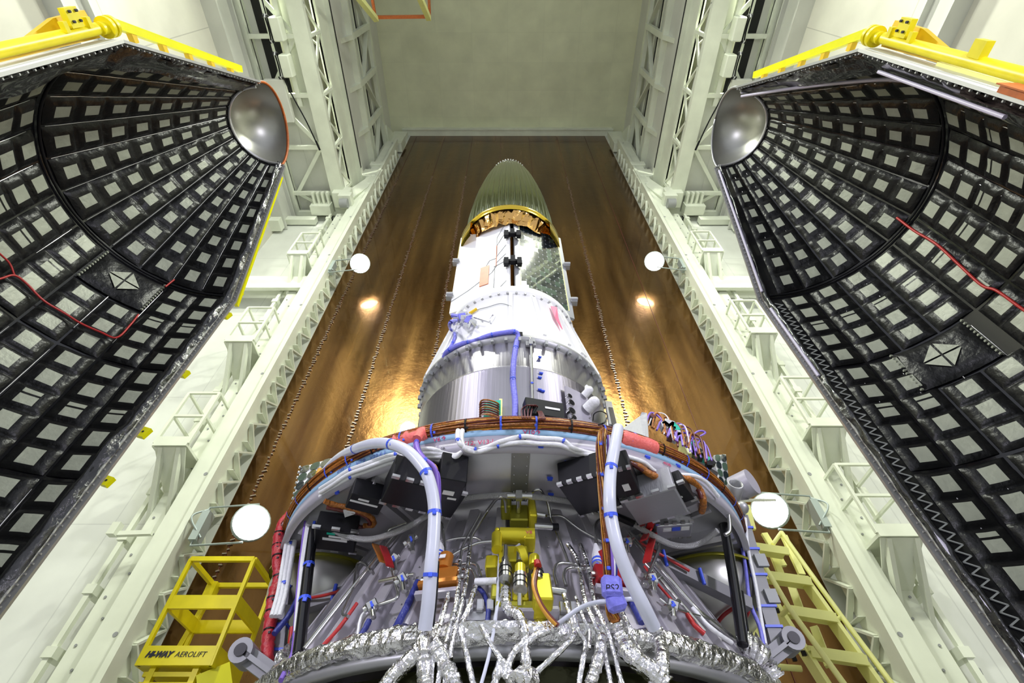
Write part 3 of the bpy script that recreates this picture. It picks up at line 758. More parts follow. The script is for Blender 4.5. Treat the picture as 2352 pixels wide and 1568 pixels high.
# crumpled silver foil wrapped around the base ring
m=MB(); vs=[];fs=[];NA=700;NC=16
for i in range(NA+1):
    a=-math.pi*.6+math.pi*1.2*i/NA; sag=.10*max(0,abs(a)-.55)**1.2
    for j in range(NC):
        b=2*math.pi*j/NC; p0=C(1.285+.055*math.cos(b),a,.682-sag*.25+.042*math.sin(b)*(1+.8*sag))
        q=V((a*8,math.cos(b)*1.3,math.sin(b)*1.3)); d=.016*noise.noise(q)+.009*abs(noise.noise(q*3.1))+.006*noise.noise(q*8)
        vs.append(C(1.285+(.055+d+.04*sag)*math.cos(b),a+.01*noise.noise(q*1.5),.672-sag*.25+(.042+d+.05*sag)*math.sin(b)))
for i in range(NA):
    for j in range(NC): fs.append((i*NC+j,i*NC+(j+1)%NC,(i+1)*NC+(j+1)%NC,(i+1)*NC+j))
m.add(vs,fs,False); m.build('foil_wrap','foil',stage,'crumpled silver foil wrap')
# handwriting on the ring
def ringtxt(s,px,py,size,m_,nm='handwriting',rad=1.4295,tilt=0):
    r=ray(px,py).normalized();t=.6
    while math.hypot((r*t).x-ax,(r*t).y-ay)>rad and t<5:t+=.002
    p=r*t; a=ang(p); x=V((math.cos(a),math.sin(a),0)); y=V((0,0,1)); 
    if tilt: x=x+y*tilt
    text(s,size,C(rad+.0012,a,p.z),x,y,m_,stage,nm)
ringtxt('V10↑',1222,993,.035,'ink_red'); ringtxt('V6↑',1010,1009,.034,'ink_red'); ringtxt('Y12, V13↓',1100,1017,.034,'ink_red'); ringtxt('V',1206,1009,.022,'ink')
ringtxt('V9↑',1541,1050,.032,'ink_blue'); ringtxt('V7↑  Y22,6↓',852,1052,.034,'ink_blue'); ringtxt('403B',1532,1066,.024,'ink_red'); ringtxt('09',1017,1031,.02,'ink'); ringtxt('DEBT-2',790,1076,.03,'ink_blue')
# blue cable clips stuck on the ring and the underside
def clip(px,py,off=.01,s=.022,lab=None):
    p=H(px,py,off); a=ang(p); rot=Matrix.Rotation(a,3,'Z')
    return MB().box(p,(s,s*.5,s*.8),rot).box(p+V((0,-s*.3,0)),(s*1.3,s*.3,s*.3),rot).build('cable_clip','blue',stage)
for q in((1487,1050,.005),(1557,1070,.005),(1617,1100,.005),(1303,1063),(1263,1099),(1265,1136),(1242,1025),(1068,1055),(791,1108),(775,1130),(1385,1006,.005),(1240,867),(1240,895)): clip(*q)
for q in((1240,820),(1243,857),(1247,898)): clip(*q)
# ================= payload adapter =================
ad=thing('payload_adapter','bare brushed metal adapter cylinder standing on the rocket deck','cylinder',(ax,ay,1.41))
m=MB(); m.lathe([(.775,1.415),(.775,2.60),(.781,2.61),(.781,2.63),(.775,2.64),(.775,2.90)],(ax,ay,0),96); m.build('cylinder_wall','alu',ad)
m=MB(); m.lathe([(.775,2.90),(.81,2.925),(.81,2.955),(.78,2.96)],(ax,ay,0),96); m.build('top_flange','grey_metal',ad)
m=MB()
for k in range(30):
    a=-math.pi*.6+k*math.pi*1.2/29; m.box(C(.805,a,2.895),(.022,.03,.04),Matrix.Rotation(a,3,'Z'))
split(m,'flange_bolt','grey',ad)
m=MB(); m.lathe([(.778,1.42),(.79,1.43),(.79,1.48),(.778,1.5)],(ax,ay,0),96); m.build('base_flange','grey_metal',ad)
# white cone
wc=thing('adapter_cone','white riveted adapter cone between the metal cylinder and the boxy satellite','cone',(ax,ay,2.96))
m=MB(); m.lathe([(.805,2.96),(.80,3.0),(.625,3.80),(.64,3.81),(.64,3.90),(.5,3.91)],(ax,ay,0),72); m.build('cone_skin','white_paint',wc)
def cr(z): return .80-(z-3.0)*.175/.8
for a in(-1.15,-.78,-.02,.32,.60,.78,.83,1.15,1.2,-1.2):
    MB().bar(C(cr(3.0)+.006,a,3.0),C(cr(3.78)+.006,a,3.78),.03,.014,up=C(1,a,0)-AX).build('cone_rib','white_paint',wc)
m=MB()
for k in range(26):
    a=-1.6+k*3.2/25; m.cyl(C(.635,a,3.77),C(.655,a,3.77),.012,8)
split(m,'bolt','grey_metal',wc)
m=MB()
for px,py in((1141,776),(1178,773),(1195,768),(1215,775),(1065,796)): p=H(px,py,.008); m.box(p,(.035,.02,.045),Matrix.Rotation(ang(p),3,'Z'))
split(m,'slot','black',wc)
m=MB(); pts=[H(x,y,.006) for x,y in((1097,749),(1104,733),(1122,724),(1140,720),(1138,734),(1120,744))]; m.add(pts,[tuple(range(6))],False); m.build('access_opening','black',wc)
m=MB()
for pp in(((1108,738),(1113,727),(1117,735)),((1120,737),(1130,722),(1136,726),(1127,742))): m.tube(spline([H(x,y,.015) for x,y in pp],5),.008,6)
split(m,'opening_cable','white_cable',wc)
def px_tube(nm,lab,cat,pts,r,m_,off=.02,group=None,sm=True,k=8,n=8,parent=None,br=.03,vary=0,lbl=None):
    P3=[H(p[0],p[1],p[2] if len(p)>2 else off) if not isinstance(p,V) else p for p in pts]
    P3=spline(P3,k) if sm else bend(P3,br)
    if vary:
        sd=random.random()*50; rr=[r*(1+vary*noise.noise(V((i*.8,sd,0)))) for i in range(len(P3))]
        P3=[p+V((noise.noise(V((i*.5,sd,3))),noise.noise(V((i*.5,sd,5))),0))*r*vary*.5 for i,p in enumerate(P3)]
    else: rr=r
    m=MB(); m.tube(P3,rr,n)
    o=m.build(nm,m_,parent,lbl)
    if parent is None: tag(o,lab,cat,group)
    return o,P3
def tie(p,d,r,parent,m_='blue',w=.012):
    w*=.75
    d=d.normalized(); x=d.orthogonal().normalized(); y=d.cross(x)
    m=MB(); n=12; vs=[];fs=[]
    for i in range(n):
        a=2*math.pi*i/n; q=p+(x*math.cos(a)+y*math.sin(a))*(r*1.07); vs+=[q-d*w/2,q+d*w/2]
    for i in range(n): j=(i+1)%n; fs.append((2*i,2*j,2*j+1,2*i+1))
    m.add(vs,fs,False); c=p+(V((0,0,0))-p).normalized()*r*1.3; m.box(c,(w*1.1,w*.8,w*1.1)); m.build('cable_tie',m_,parent)
# blue/violet sleeved cable over cone and cylinder
def cable_thing(nm,lab,cat,pts,r,m_,off=.02,ties=(),tm='blue',sm=True,group=None,vary=0,n=8,br=.03,bname='sleeve',tw=.012,k=8):
    P3=[H(p[0],p[1],p[2] if len(p)>2 else off) if not isinstance(p,V) else p for p in pts]
    t=thing(nm,lab,cat,tuple(P3[0]),group)
    o,Q=px_tube(bname,'','',P3,r,m_,sm=sm,parent=t,vary=vary,n=n,br=br,k=k)
    for f in ties:
        i=int(f*(len(Q)-2)); tie(Q[i],Q[i+1]-Q[i],r,t,tm,tw)
    return t,Q
cable_thing('sleeved_cable','thick violet blue sleeved cable running down the middle of the metal cylinder','cable',[(1020,820),(1030,805),(1060,790),(1090,783),(1125,770),(1165,763),(1183,762),(1190,772),(1186,790),(1180,830),(1178,870),(1183,920),(1183,968)],.021,'blue_tape',.025,(.1,.22,.35,.5,.7,.85))
cable_thing('sleeved_cable','thin violet cable dropping down the left side of the white cone','cable',[(1050,735),(1035,740),(1034,755),(1045,768),(1038,790),(1022,815)],.013,'blue_tape',.02,(.3,.8))
cable_thing('metal_pipe','slim steel pipe with bracket on the right of the violet cable','pipe',[(1218,775),(1220,800),(1222,880),(1223,930)],.011,'steel',.03,(.3,.7),group=None)
m=MB(); p=H(1219,790,.02); m.box(p,(.075,.02,.05)).box(p+V((0,-.02,-.0)),(.03,.02,.06)); m.build('pipe_bracket','grey_metal',ad)
px_tube('thin_wire','thin grey wire with yellow connector along the cone top','wire',[(1070,725),(1095,712),(1120,705),(1150,697),(1175,703)],.004,'grey',.02)
m=MB(); m.cyl(H(1078,720,.03),H(1095,709,.03),.014,10); tag(m.build('inline_connector','warm_yellow'),'small yellow inline connector near the cone top','connector')
# bracket cluster at the left of the cone
t=thing('latch_mechanism','silver latch mechanism cluster on the left shoulder of the white cone','mechanism',tuple(H(1065,735,.05)))
for i in range(12):
    p=H(1052+random.uniform(-10,40),722+random.uniform(0,26),.05+random.random()*.03); MB().box(p,(random.uniform(.03,.08),.03,random.uniform(.02,.06)),Matrix.Rotation(random.uniform(-1,1),3,'Y')@Matrix.Rotation(random.random(),3,'X')).build('bracket','bare_alu' if i%3 else 'blue_tape',t)
for s_ in((1070,728,1095,750),(1085,730,1075,755),(1090,727,1125,738)): MB().bar(H(s_[0],s_[1],.07),H(s_[2],s_[3],.05),.02,.02).build('arm','bare_alu',t)
m=MB(); a,b,c,d=[H(x,y,o) for x,y,o in((1265,702,.03),(1279,705,.05),(1283,730,.04),(1275,728,.04))]
m.prism([a,b,c,d],(0,.012,0)); m.prism([d,c,H(1292,755,.04)],(0,.012,0)); tag(m.build('streamer','pink'),'bright pink streamer taped on the right of the white cone','streamer')
# ================= satellite box =================
sat=thing('satellite','boxy satellite with a white panel and a dark solar panel meeting at a corner','satellite',(ax,ay,3.9))
zb,zt=3.97,5.55
hexp=[(.055,2.70),(.66,2.95),(.66,3.5),(.06,3.75),(-.55,3.5),(-.57,2.93)]
m=MB(); m.prism([(x,y+.06,zb) for x,y in hexp],(0,0,zt-zb)); m.build('body','gold_foil',sat)
A=V((.05,2.68,0));Lp=V((-.575,2.93,0));Rp=V((.655,2.95,0))
def panel(a,b,x0,x1,z0,z1,th,nm,m_,off=0,lab=None,parent=None,mi=None):
    d=(b-a); n=V((d.y,-d.x,0)).normalized(); n=n if n.y<0 else -n
    p=[a+d*x0+n*off,a+d*x1+n*off]; m=MB(); q=[V((p[0].x,p[0].y,z0)),V((p[1].x,p[1].y,z0)),V((p[1].x,p[1].y,z1)),V((p[0].x,p[0].y,z1))]
    m.prism(q,n*th); return m.build(nm,m_,parent or sat,lab)
panel(A,Lp,.03,1.0,zb-.02,zt,.03,'side_panel','white_paint',0,'plain white panel')
sp=panel(A,Rp,.03,1.0,zb-.08,zt+.03,.03,'solar_panel','panel_grey',0,'grey framed panel of dark cells')
# solar cells
d=(Rp-A); n=V((d.y,-d.x,0)).normalized(); n=n if n.y<0 else -n
m=MB(); NCX,NCZ=9,16
for i in range(NCX):
    for j in range(NCZ):
        x0=.13+.78*i/NCX;x1=.13+.78*(i+.96)/NCX; z0=zb+.02+(zt-zb)*.98*j/NCZ;z1=z0+(zt-zb)*.98/NCZ*.955; c=.011
        p=lambda x,z:V(((A+d*x+n*.033).x,(A+d*x+n*.033).y,z)); cx_=c/.65
        m.add([p(x0+cx_,z0),p(x1-cx_,z0),p(x1,z0+c),p(x1,z1-c),p(x1-cx_,z1),p(x0+cx_,z1),p(x0,z1-c),p(x0,z0+c)],[tuple(range(8))],False,mi=random.choice((0,0,0,0,0,1)))
m.build('solar_cells',['cell','cell_green'],sp)
panel(A,Rp,.115,.125,zb+.02,zt,.006,'yellow_edge_line','pale_yellow',.03,parent=sat)
panel(A,Rp,.915,.925,zb+.02,zt,.006,'yellow_edge_line','pale_yellow',.03,parent=sat)
panel(A,Lp,.38,.53,4.25,4.62,.008,'copper_patch','orange',.03,'copper brown rectangle')
m=MB(); d=(Lp-A); n=V((d.y,-d.x,0)).normalized(); n=n if n.y<0 else -n
def lp(x,z,o=.034): q=A+d*x+n*o; return V((q.x,q.y,z))
for pp in([(.08,5.52),(.26,5.2),(.26,4.55),(.33,4.45),(.72,4.25),(1,4.15)],[(.26,5.0),(.14,5.2)],[(.26,4.75),(.09,4.95)],[(.26,4.62),(.09,4.75)],[(.3,4.55),(.08,4.6)],[(.28,4.5),(.29,4.15),(.2,4.1),(.08,4.2)],[(.26,4.72),(.38,4.72),(.45,4.6)]): m.tube([lp(*q) for q in pp],.0035,4)
m.build('panel_wiring','grey',sat)
m=MB(); m.tube([lp(.26,5.0),lp(.26,4.55)],.006,4); m.build('panel_wiring','orange',sat)
for z in(5.12,4.5):
    b=MB(); c=V((.055,2.63,z))
    for k in range(3): b.box(c+V((-.07+.07*k,-.01,.02*((k%2)*2-1))),(.05,.05,.12))
    b.box(c,(.20,.05,.035)); b.build('hinge','black',sat)
for x,y,z in((-.60,2.9,4.95),(-.61,2.9,4.25),(.68,2.92,4.9),(.69,2.93,4.2)):
    MB().box((x,y,z),(.07,.06,.08)).cyl((x-.03,y-.03,z),(x+.04,y-.03,z),.02,8).build('edge_hinge','grey_metal',sat)
MB().box((.16,2.62,3.93),(.09,.06,.13)).box((.16,2.60,3.98),(.05,.04,.14)).build('corner_clamp','white_paint',sat)
MB().box((0.04,2.72,3.95),(.14,.1,.05)).build('foil_tab','gold_foil',sat)
MB().lathe([(.56,3.9),(.56,3.97)],(ax,ay,0),48).build('base_ring','white_paint',sat)
# gold foil collar and ribbed dome
top=thing('domed_satellite','upper satellite under a ribbed mirror-like dome with a gold foil collar','satellite',(ax-.01,ay,5.5))
cxx=ax-.01
m=MB(); vs=[];fs=[];NA=90;rows=[(.54,5.40),(.56,5.5),(.60,5.58),(.645,5.64)]
for i in range(NA):
    a=2*math.pi*i/NA
    for j,(r,z) in enumerate(rows): q=V((math.cos(a)*9,math.sin(a)*9,z*7)); r2=r+.035*noise.noise(q)+.02*noise.noise(q*2.1); vs.append(V((cxx+r2*math.cos(a),ay+r2*math.sin(a),z)))
for i in range(NA):
    for j in range(len(rows)-1): fs.append((i*4+j,((i+1)%NA)*4+j,((i+1)%NA)*4+j+1,i*4+j+1))
m.add(vs,fs,False).build('gold_foil_skirt','gold_foil',top)
MB().lathe([(.645,5.30),(.665,5.32),(.67,5.62),(.655,5.68),(.58,5.72)],(cxx,ay,0),72,a0=-.75,a1=math.pi+.75).lathe([(.64,5.60),(.668,5.62),(.668,5.67),(.655,5.70),(.57,5.73)],(cxx,ay,0),72).build('gold_collar','gold_band',top)
NRB=42
def rb_(r,z,a): return r*(1+.040*abs(math.cos(a*NRB/2))*1.6-.03)
pr=[(.585,5.70),(.59,5.95),(.582,6.3),(.562,6.6),(.535,6.9),(.50,7.2),(.455,7.5),(.405,7.8),(.35,8.05),(.285,8.3),(.21,8.48)]
MB().lathe(pr,(cxx,ay,0),NRB*6,rf=rb_).build('ribbed_dome','ribs',top)
MB().lathe([(.21,8.47),(.19,8.53),(.12,8.57),(.001,8.58)],(cxx,ay,0),40).build('dome_cap','ribs',top)
m=MB()
for k in range(NRB):
    a=2*math.pi*k/NRB
    for r,z in((.30,8.30),(.225,8.47)): m.sphere((cxx+r*1.0*math.cos(a),ay+r*math.sin(a),z),.012,6)
split(m,'dome_stud','steel',top)
# ================= things round the equipment deck =================
def arc(r,a0,a1,z,n=40,j=0): return [C(r+j*noise.noise(V((i*.6,z*9,r*31))),a0+(a1-a0)*i/n,z+j*noise.noise(V((i*.5,r*17,4)))) for i in range(n+1)]
# big harness on the ring edge: many wires
t=thing('wire_harness','thick orange and dark brown wire harness tied along the top edge of the ring','harness',tuple(C(1.42,0,1.51)))
m=MB(); m.tube(arc(1.415,-1.30,1.30,1.52,80),.031,10); m.build('wire_core','harness_orange',t)
for k in range(32):
    b=2*math.pi*k/32; rr=.033+.006*random.random(); pts=[]
    for i in range(61):
        a=-1.30+2.6*i/60; bb=b+a*1.2*(1 if k%2 else .4)+.5*noise.noise(V((i*.12,k,0)))
        pts.append(C(1.415+rr*math.cos(bb),a,1.52+rr*math.sin(bb)))
    MB().tube(pts,.0036,5).build('wire',['harness_orange','harness_brown','kapton','harness_orange','harness_brown'][k%5],t)
for k in range(22):
    a=-1.2+k*.115; tie(C(1.415,a,1.52),C(1.415,a+.01,1.52)-C(1.415,a,1.52),.040,t,'blue' if k%3 else 'black')
for a0,a1,r in((-.42,-.30,.040),(.36,.50,.043)): MB().tube([C(1.417,a0+(a1-a0)*i/10,1.512+.004*noise.noise(V((i*.9,a0,0)))) for i in range(11)],[r*(1+.2*noise.noise(V((i*1.3,a0,2)))) for i in range(11)],10).build('wrap','coral',t,'coral red wrapped section')
for k,(a0,a1) in enumerate(((-.95,-.2),(-.3,.4),(.2,.9))):
    MB().tube([C(1.37-.03*math.sin(i/20*3.1)+.01*noise.noise(V((i*.5,k,1))),a0+(a1-a0)*i/20,1.54+.03*math.sin(i/20*math.pi)) for i in range(21)],.007,6).build('loose_wire','harness_brown',t)
# white cable pairs in front of the ring
cable_thing('white_cable','upper white cable of the pair drooping from the middle of the ring','cable',[W(1052,988,1.72),W(1051,1006,1.70),W(1060,1023,1.70),(1085,1031,.045),(1115,1028,.04),(1150,1014,.03),(1200,1002,.03),(1240,1006,.03),(1290,1010,.03),(1315,1028,.02),(1345,1038,.02),(1370,1044,.02)],.011,'white_cable',.03,(.12,.3,.55,.75))
cable_thing('white_cable','lower white cable of the pair drooping from the middle of the ring','cable',[W(1062,988,1.73),W(1060,1008,1.71),W(1067,1030,1.71),(1085,1037,.045),(1105,1036,.04),(1150,1022,.03),(1200,1016,.03),(1240,1019,.03),(1285,1022,.03),(1320,1036,.02),(1370,1048,.02)],.011,'white_cable',.03,(.5,))
for k,(d,lb) in enumerate(((0,'upper'),(9,'middle'),(18,'lowest'))):
    cable_thing('white_cable','%s white cable curving along the left front of the ring'%lb,'cable',[(735,1122+d,.03),(765,1103+d,.03),(800,1080+d,.03),(840,1065+d,.03),(890,1047+d,.03),(940,1037+d*.8,.03),(985,1030+d,.03),(1020,1040+d*.5,.05),(1045,1045+d*.3,.06),(1060,1038,.05)],.010,'white_cable',.03,(.25,.5) if k!=1 else ())
# white bundle going down at the far left
for k,(d,lb) in enumerate(((0,'outer'),(9,'middle'),(17,'inner'))):
    cable_thing('white_cable','%s white cable hanging down at the left end of the ring'%lb,'cable',[W(730+d,1128+d*.4,2.62),W(700+d,1150+d*.4,2.62),W(672+d,1185+d*.4,2.6),W(660+d,1240,2.6),W(650+d,1300,2.58),W(640+d,1360,2.56),W(625+d,1415,2.52)],.014,'white_cable',0,(.3,.55,.8) if k==1 else ())
# translucent hoses
def hose(nm,lab,pts,r,ties): return cable_thing(nm,lab,'hose',pts,r,'hose',0,ties,'blue',bname='hose_tube',n=14,tw=.016)
hose('plastic_hose','thick translucent white hose arching over the ring and down on the left',[W(705,1160,2.6),W(722,1125,2.5),W(745,1085,2.3),W(780,1050,2.1),W(830,1025,1.85),W(880,1017,1.70),W(930,1032,1.62),W(965,1065,1.6),(983,1095,.0) and W(985,1100,1.6),W(997,1160,1.62),W(996,1230,1.64),W(990,1300,1.66),W(984,1380,1.70),W(976,1445,1.74)],.0235,(.30,.42,.60,.72,.88))
hose('plastic_hose','thick translucent white hose hanging from the ring on the right',[W(1420,982,1.62),W(1413,1020,1.60),W(1403,1080,1.60),W(1400,1140,1.60),W(1404,1190,1.62),W(1420,1260,1.64),W(1445,1325,1.68),W(1475,1385,1.72),W(1502,1440,1.78)],.0235,(.25,.5))
px_tube('rubber_tube','thin black rubber tube behind the left translucent hose','tube',[W(1002,1290,1.80),W(998,1360,1.80),W(990,1438,1.82)],.012,'black',0)
# vertical harness beside the right hose
t,Q=cable_thing('wire_harness','orange wire harness hanging down to the left of the right hose','harness',[W(1385,990,1.68),W(1380,1020,1.66),W(1383,1090,1.68),W(1390,1180,1.72),W(1396,1260,1.76),W(1400,1330,1.80),W(1405,1400,1.84),W(1412,1425,1.86)],.017,'harness_orange',0,(.15,.3,.42,.55,.68),tw=.014,bname='wire_core')
for k in range(12):
    MB().tube([p+V((.019*math.cos(k*.52+i*.05),.019*math.sin(k*.52+i*.05),0)) for i,p in enumerate(Q)],.003,5).build('wire',['harness_brown','kapton','harness_orange'][k%3],t)
for k,(dx,mm,nn) in enumerate(((14,'violet','violet'),(20,'white','white'),(24,'navy','dark blue'))):
    px_tube('thin_cable','thin %s cable beside the hanging orange harness'%nn,'cable',[W(1388+dx*.6,1000,1.66),W(1388+dx*.7,1080,1.68),W(1390+dx*.8,1200,1.72),W(1398+dx*.7,1300,1.76),W(1400+dx*.5,1340,1.8)],.006,mm,0)
t=thing('blue_sleeve','blue taped sleeve around the harness marked in pen','sleeve',tuple(W(1408,1365,1.80)))
MB().box(W(1405,1348,1.79),(.072,.05,.075),Matrix.Rotation(.05,3,'Y'),bev=.012).box(W(1415,1385,1.80),(.068,.045,.055),Matrix.Rotation(-.25,3,'Y'),bev=.012).build('tape_wrap','blue_tape',t)
c=W(1407,1350,1.762); text('PS2',.034,c,(1,0,.02),(0,-ST,CT),'ink',t,'handwriting')
cable_thing('pale_tube','pale blue tube looping left from the blue sleeve','tube',[W(1398,1380,1.80),W(1375,1382,1.80),W(1350,1388,1.8),W(1325,1400,1.8),W(1300,1418,1.82),W(1282,1432,1.84)],.008,'hose',0,())
cable_thing('pale_tube','pale blue tube looping right from the blue sleeve','tube',[W(1428,1377,1.80),W(1455,1376,1.80),W(1478,1388,1.84),W(1490,1415,1.86),W(1488,1440,1.88)],.008,'hose',0,())
# left violet/wires going down from ring at x~970
t,Q=cable_thing('wire_harness','violet and orange wires looping from the ring behind the left hose','harness',[W(968,998,1.79),W(957,1014,1.75),W(960,1035,1.71),W(975,1055,1.69),W(995,1072,1.69),W(1003,1100,1.70),W(1006,1180,1.75)],.012,'violet',.03,(.2,.55),bname='wire_core')
for k in range(5): MB().tube([p+V((.013*math.cos(k*1.25+i*.1),.006,.013*math.sin(k*1.25+i*.1))) for i,p in enumerate(Q)],.0035,5).build('wire',['kapton','navy','violet'][k%3],t)
MB().tube([Q[0]+V((.0,-.01,.005)),Q[3]+V((0,-.01,.005)),Q[7]+V((0,-.01,0))],.022,8).build('wrap','coral',t,'coral wrap')
# far-left vertical bundle + black rod
for k in range(5):
    cable_thing('white_cable','thin white cable in the vertical bundle beside the left black rod','cable',[W(722-k*1,1150,2.4),W(712-k*3+6,1200,2.38),W(700-k*3+6,1280,2.36),W(693-k*3+6,1350,2.35),W(686-k*3+6,1420,2.32),W(684-k*3+6,1450,2.3)],.007,'white_cable',0,(),group='thin white cables beside the left black rod')
cable_thing('violet_cable','bright violet cable left of the thin white bundle','cable',[W(708,1165,2.4),W(702,1200,2.4),W(692,1280,2.38),W(685,1350,2.36),W(680,1420,2.33),W(672,1500,2.3),W(645,1562,2.2)],.010,'violet',0,())
t,_=cable_thing('black_rod','long black rod standing left of the stage','rod',[W(729,1140,2.42),W(716,1240,2.38),W(702,1360,2.34),W(686,1502,2.28)],.026,'black_gloss',0,(.25,.55,.78),n=16,bname='rod_body',tw=.02)
t,_=cable_thing('black_rod','long black rod standing right of the stage','rod',[W(1646,1128,2.45),W(1665,1220,2.42),W(1686,1340,2.38),W(1706,1480,2.32)],.024,'black_gloss',0,(.28,),n=16,bname='rod_body',tw=.02)
MB().cyl(W(1643,1112,2.45),W(1646,1130,2.45),.012,8).build('rod_tip','steel',t)
px_tube('black_rod','short black rod half hidden behind the right black rod','rod',[W(1700,1360,2.5),W(1716,1480,2.42)],.018,'black_gloss',0)
# grey struts
for nm,lab,a,b,w in (('support_strut','grey square strut at the far left under the ring',W(668,1190,2.75),W(628,1568,2.6),.075),('support_strut','long grey channel strut at the far right under the ring',W(1702,1185,2.75),W(1790,1500,2.65),.07)):
    t=thing(nm,lab,'strut',tuple(b)); MB().bar(a,b,w,w*.6,up=(0,1,0)).build('beam','arm_grey',t)
    for f in(.12,.3,.5,.72,.85): p=V(a).lerp(b,f); MB().bar(p+V((-w*.62,0,0)),p+V((w*.62,0,0)),w*.8,.012).build('cable_tie','blue',t)
    for f in(.4,.66): p=V(a).lerp(b,f); MB().box(p+V((.03,-.03,0)),(.06,.02,.07)).build('bracket_plate','grey',t)
for lab,pp,mm in (('grey diagonal strut with red and blue cable under the left tank',[W(900,1330,2.5),W(770,1380,2.6),W(690,1395,2.7)],'x'),('grey diagonal strut with red wire under the right tank',[W(1440,1250,2.4),W(1580,1330,2.5),W(1720,1390,2.6)],'y')):
    t=thing('diagonal_strut',lab,'strut',tuple(pp[-1])); MB().bar(pp[0],pp[-1],.06,.06).build('beam','arm_grey',t)
    MB().tube(spline([p+V((0,-.05,.02)) for p in (pp if mm=='x' else pp[:2])],6),.008,6).build('cable','red' ,t)
    for f in(.3,.6): q=V(pp[0]).lerp(pp[-1],f); MB().tube([q+V((0,-.05,.04)),q+V((0,-.05,-.04))],.01,5).build('cable_tie','blue',t)
# red sleeve far left
t,_=cable_thing('red_sleeve','fat red wrapped cable sleeve hanging at the far left of the stage','sleeve',[W(668,1180,2.72),W(648,1205,2.7),W(638,1250,2.68),W(638,1290,2.66),W(640,1330,2.65),W(628,1370,2.62),W(622,1420,2.6),W(616,1470,2.58),W(612,1522,2.56)],.030,'red_sleeve',0,(.2,.28,.36,.5,.66,.74,.85),tm='black',vary=.25,n=10,bname='red_wrap')
cable_thing('wire_harness','dark netted wire harness above the red sleeve','harness',[W(745,1120,2.62),W(705,1150,2.65),W(675,1180,2.68),W(650,1210,2.69)],.026,'harness_brown',0,(.4,.7),vary=.2)
cable_thing('yellow_wires','bundle of yellow wires curling under the left end of the ring','wires',[W(735,1080,2.35),W(730,1100,2.3),W(738,1125,2.3),W(745,1150,2.32)],.018,'kapton',0,(),vary=.2)
# ---- boxes under the deck ----
def ubox(nm,lab,px,py,z,size,rz,m_,feet=0,stick=(),grp=None,rx=0):
    c=WZ(px,py,z); rot=Matrix.Rotation(rz,3,'Z')@Matrix.Rotation(rx,3,'X'); t=thing(nm,lab,'box',tuple(c),grp)
    MB().box(c,size,rot,bev=.004).build('case',m_,t)
    if feet:
        m=MB()
        for s_ in(-1,1):
            for k in range(feet):
                m.box(c+rot@V(((k/(feet-1)-.5)*size[0]*.92,s_*(size[1]/2+.008),-size[2]/2+.008)),(size[0]/feet*.6,.02,.012),rot)
        split(m,'mounting_foot','steel',t)
    for (x,y,w,h,mm) in stick: MB().box(c+rot@V((x*size[0],y*size[1],-size[2]/2-.002)),(w,h,.003),rot).build('sticker',mm,t)
    return t,c,rot
ubox('avionics_box','large black avionics box with silver feet under the deck, left of centre',975,1118,1.31,(.34,.20,.13),.42,'black',6)
MB2=MB()
ubox('avionics_box','large black avionics box with silver feet under the deck, right of centre',1352,1112,1.31,(.20,.26,.13),-.45,'black',5)
ubox('avionics_box','tall black box with white labels behind the left hose',1035,1095,1.30,(.12,.16,.14),.3,'black',0,((.0,.1,.05,.03,'white'),(.2,.35,.04,.012,'white')))
ubox('avionics_box','small black box with one long white sticker under the left deck',843,1140,1.32,(.16,.13,.09),.45,'black',0,((-.05,-.1,.13,.012,'white'),(-.1,-.3,.05,.012,'white')))
ubox('avionics_box','black box with connectors and stickers at the lower left of the deck',775,1222,1.30,(.20,.20,.10),.25,'black',3,((0,-.1,.12,.02,'white'),(0,-.25,.06,.015,'white'),(-.1,-.38,.04,.015,'green'),(.25,-.3,.04,.05,'white')))
ubox('metal_box','ribbed bare metal box under the right deck',1500,1140,1.31,(.24,.22,.12),-.5,'dull_alu',4)
ubox('avionics_box','black circuit box with red wires beside the ribbed metal box',1540,1125,1.33,(.16,.15,.08),-.6,'black',3,((.1,.1,.05,.012,'white'),))
ubox('connector_panel','pale bracket panel with white connectors under the right deck',1545,1210,1.33,(.18,.13,.05),-.15,'bare_alu',5,((-.2,-.2,.04,.03,'white'),(.05,-.2,.04,.03,'blue'),(.3,-.2,.04,.03,'white')))
ubox('avionics_box','thin black box behind the right translucent hose',1425,1090,1.32,(.12,.2,.11),-.4,'black',4,((.1,.1,.03,.05,'white'),))
# wiring clumps under the deck
for lab,pts,mm,r in (('brown and orange harness drooping under the right deck',[(1412,1060),(1425,1070),(1445,1060),(1470,1072),(1500,1092),(1540,1098),(1580,1100),(1605,1120),(1615,1150),(1612,1175)],'harness_orange',.016),
   ('dark brown harness under the right deck edge',[(1430,1055),(1460,1068),(1490,1085),(1535,1090),(1575,1098),(1600,1118),(1612,1145)],'harness_brown',.012),
   ('brown harness under the left deck',[(745,1150),(765,1158),(800,1165),(830,1175),(855,1190),(858,1205),(835,1207)],'harness_orange',.013),
   ('dark harness loop under the left deck',[(750,1165),(790,1172),(830,1180),(850,1200),(830,1210),(800,1200)],'harness_brown',.010)):
    px_tube('wire_harness',lab,'harness',pts,r,mm,.05,vary=.25,n=8)
px_tube('white_cable','white cable drooping under the right deck edge','cable',[(1440,1048),(1480,1062),(1510,1085),(1550,1090),(1590,1092),(1620,1105),(1650,1140)],.010,'white_cable',.03)
m=MB(); m.prism([H(788,1172,.06),H(812,1163,.06),H(816,1180,.06),H(792,1188,.06)],(0,0,.01)); tag(m.build('paper_tag','white'),'small white paper tag under the left deck','tag')
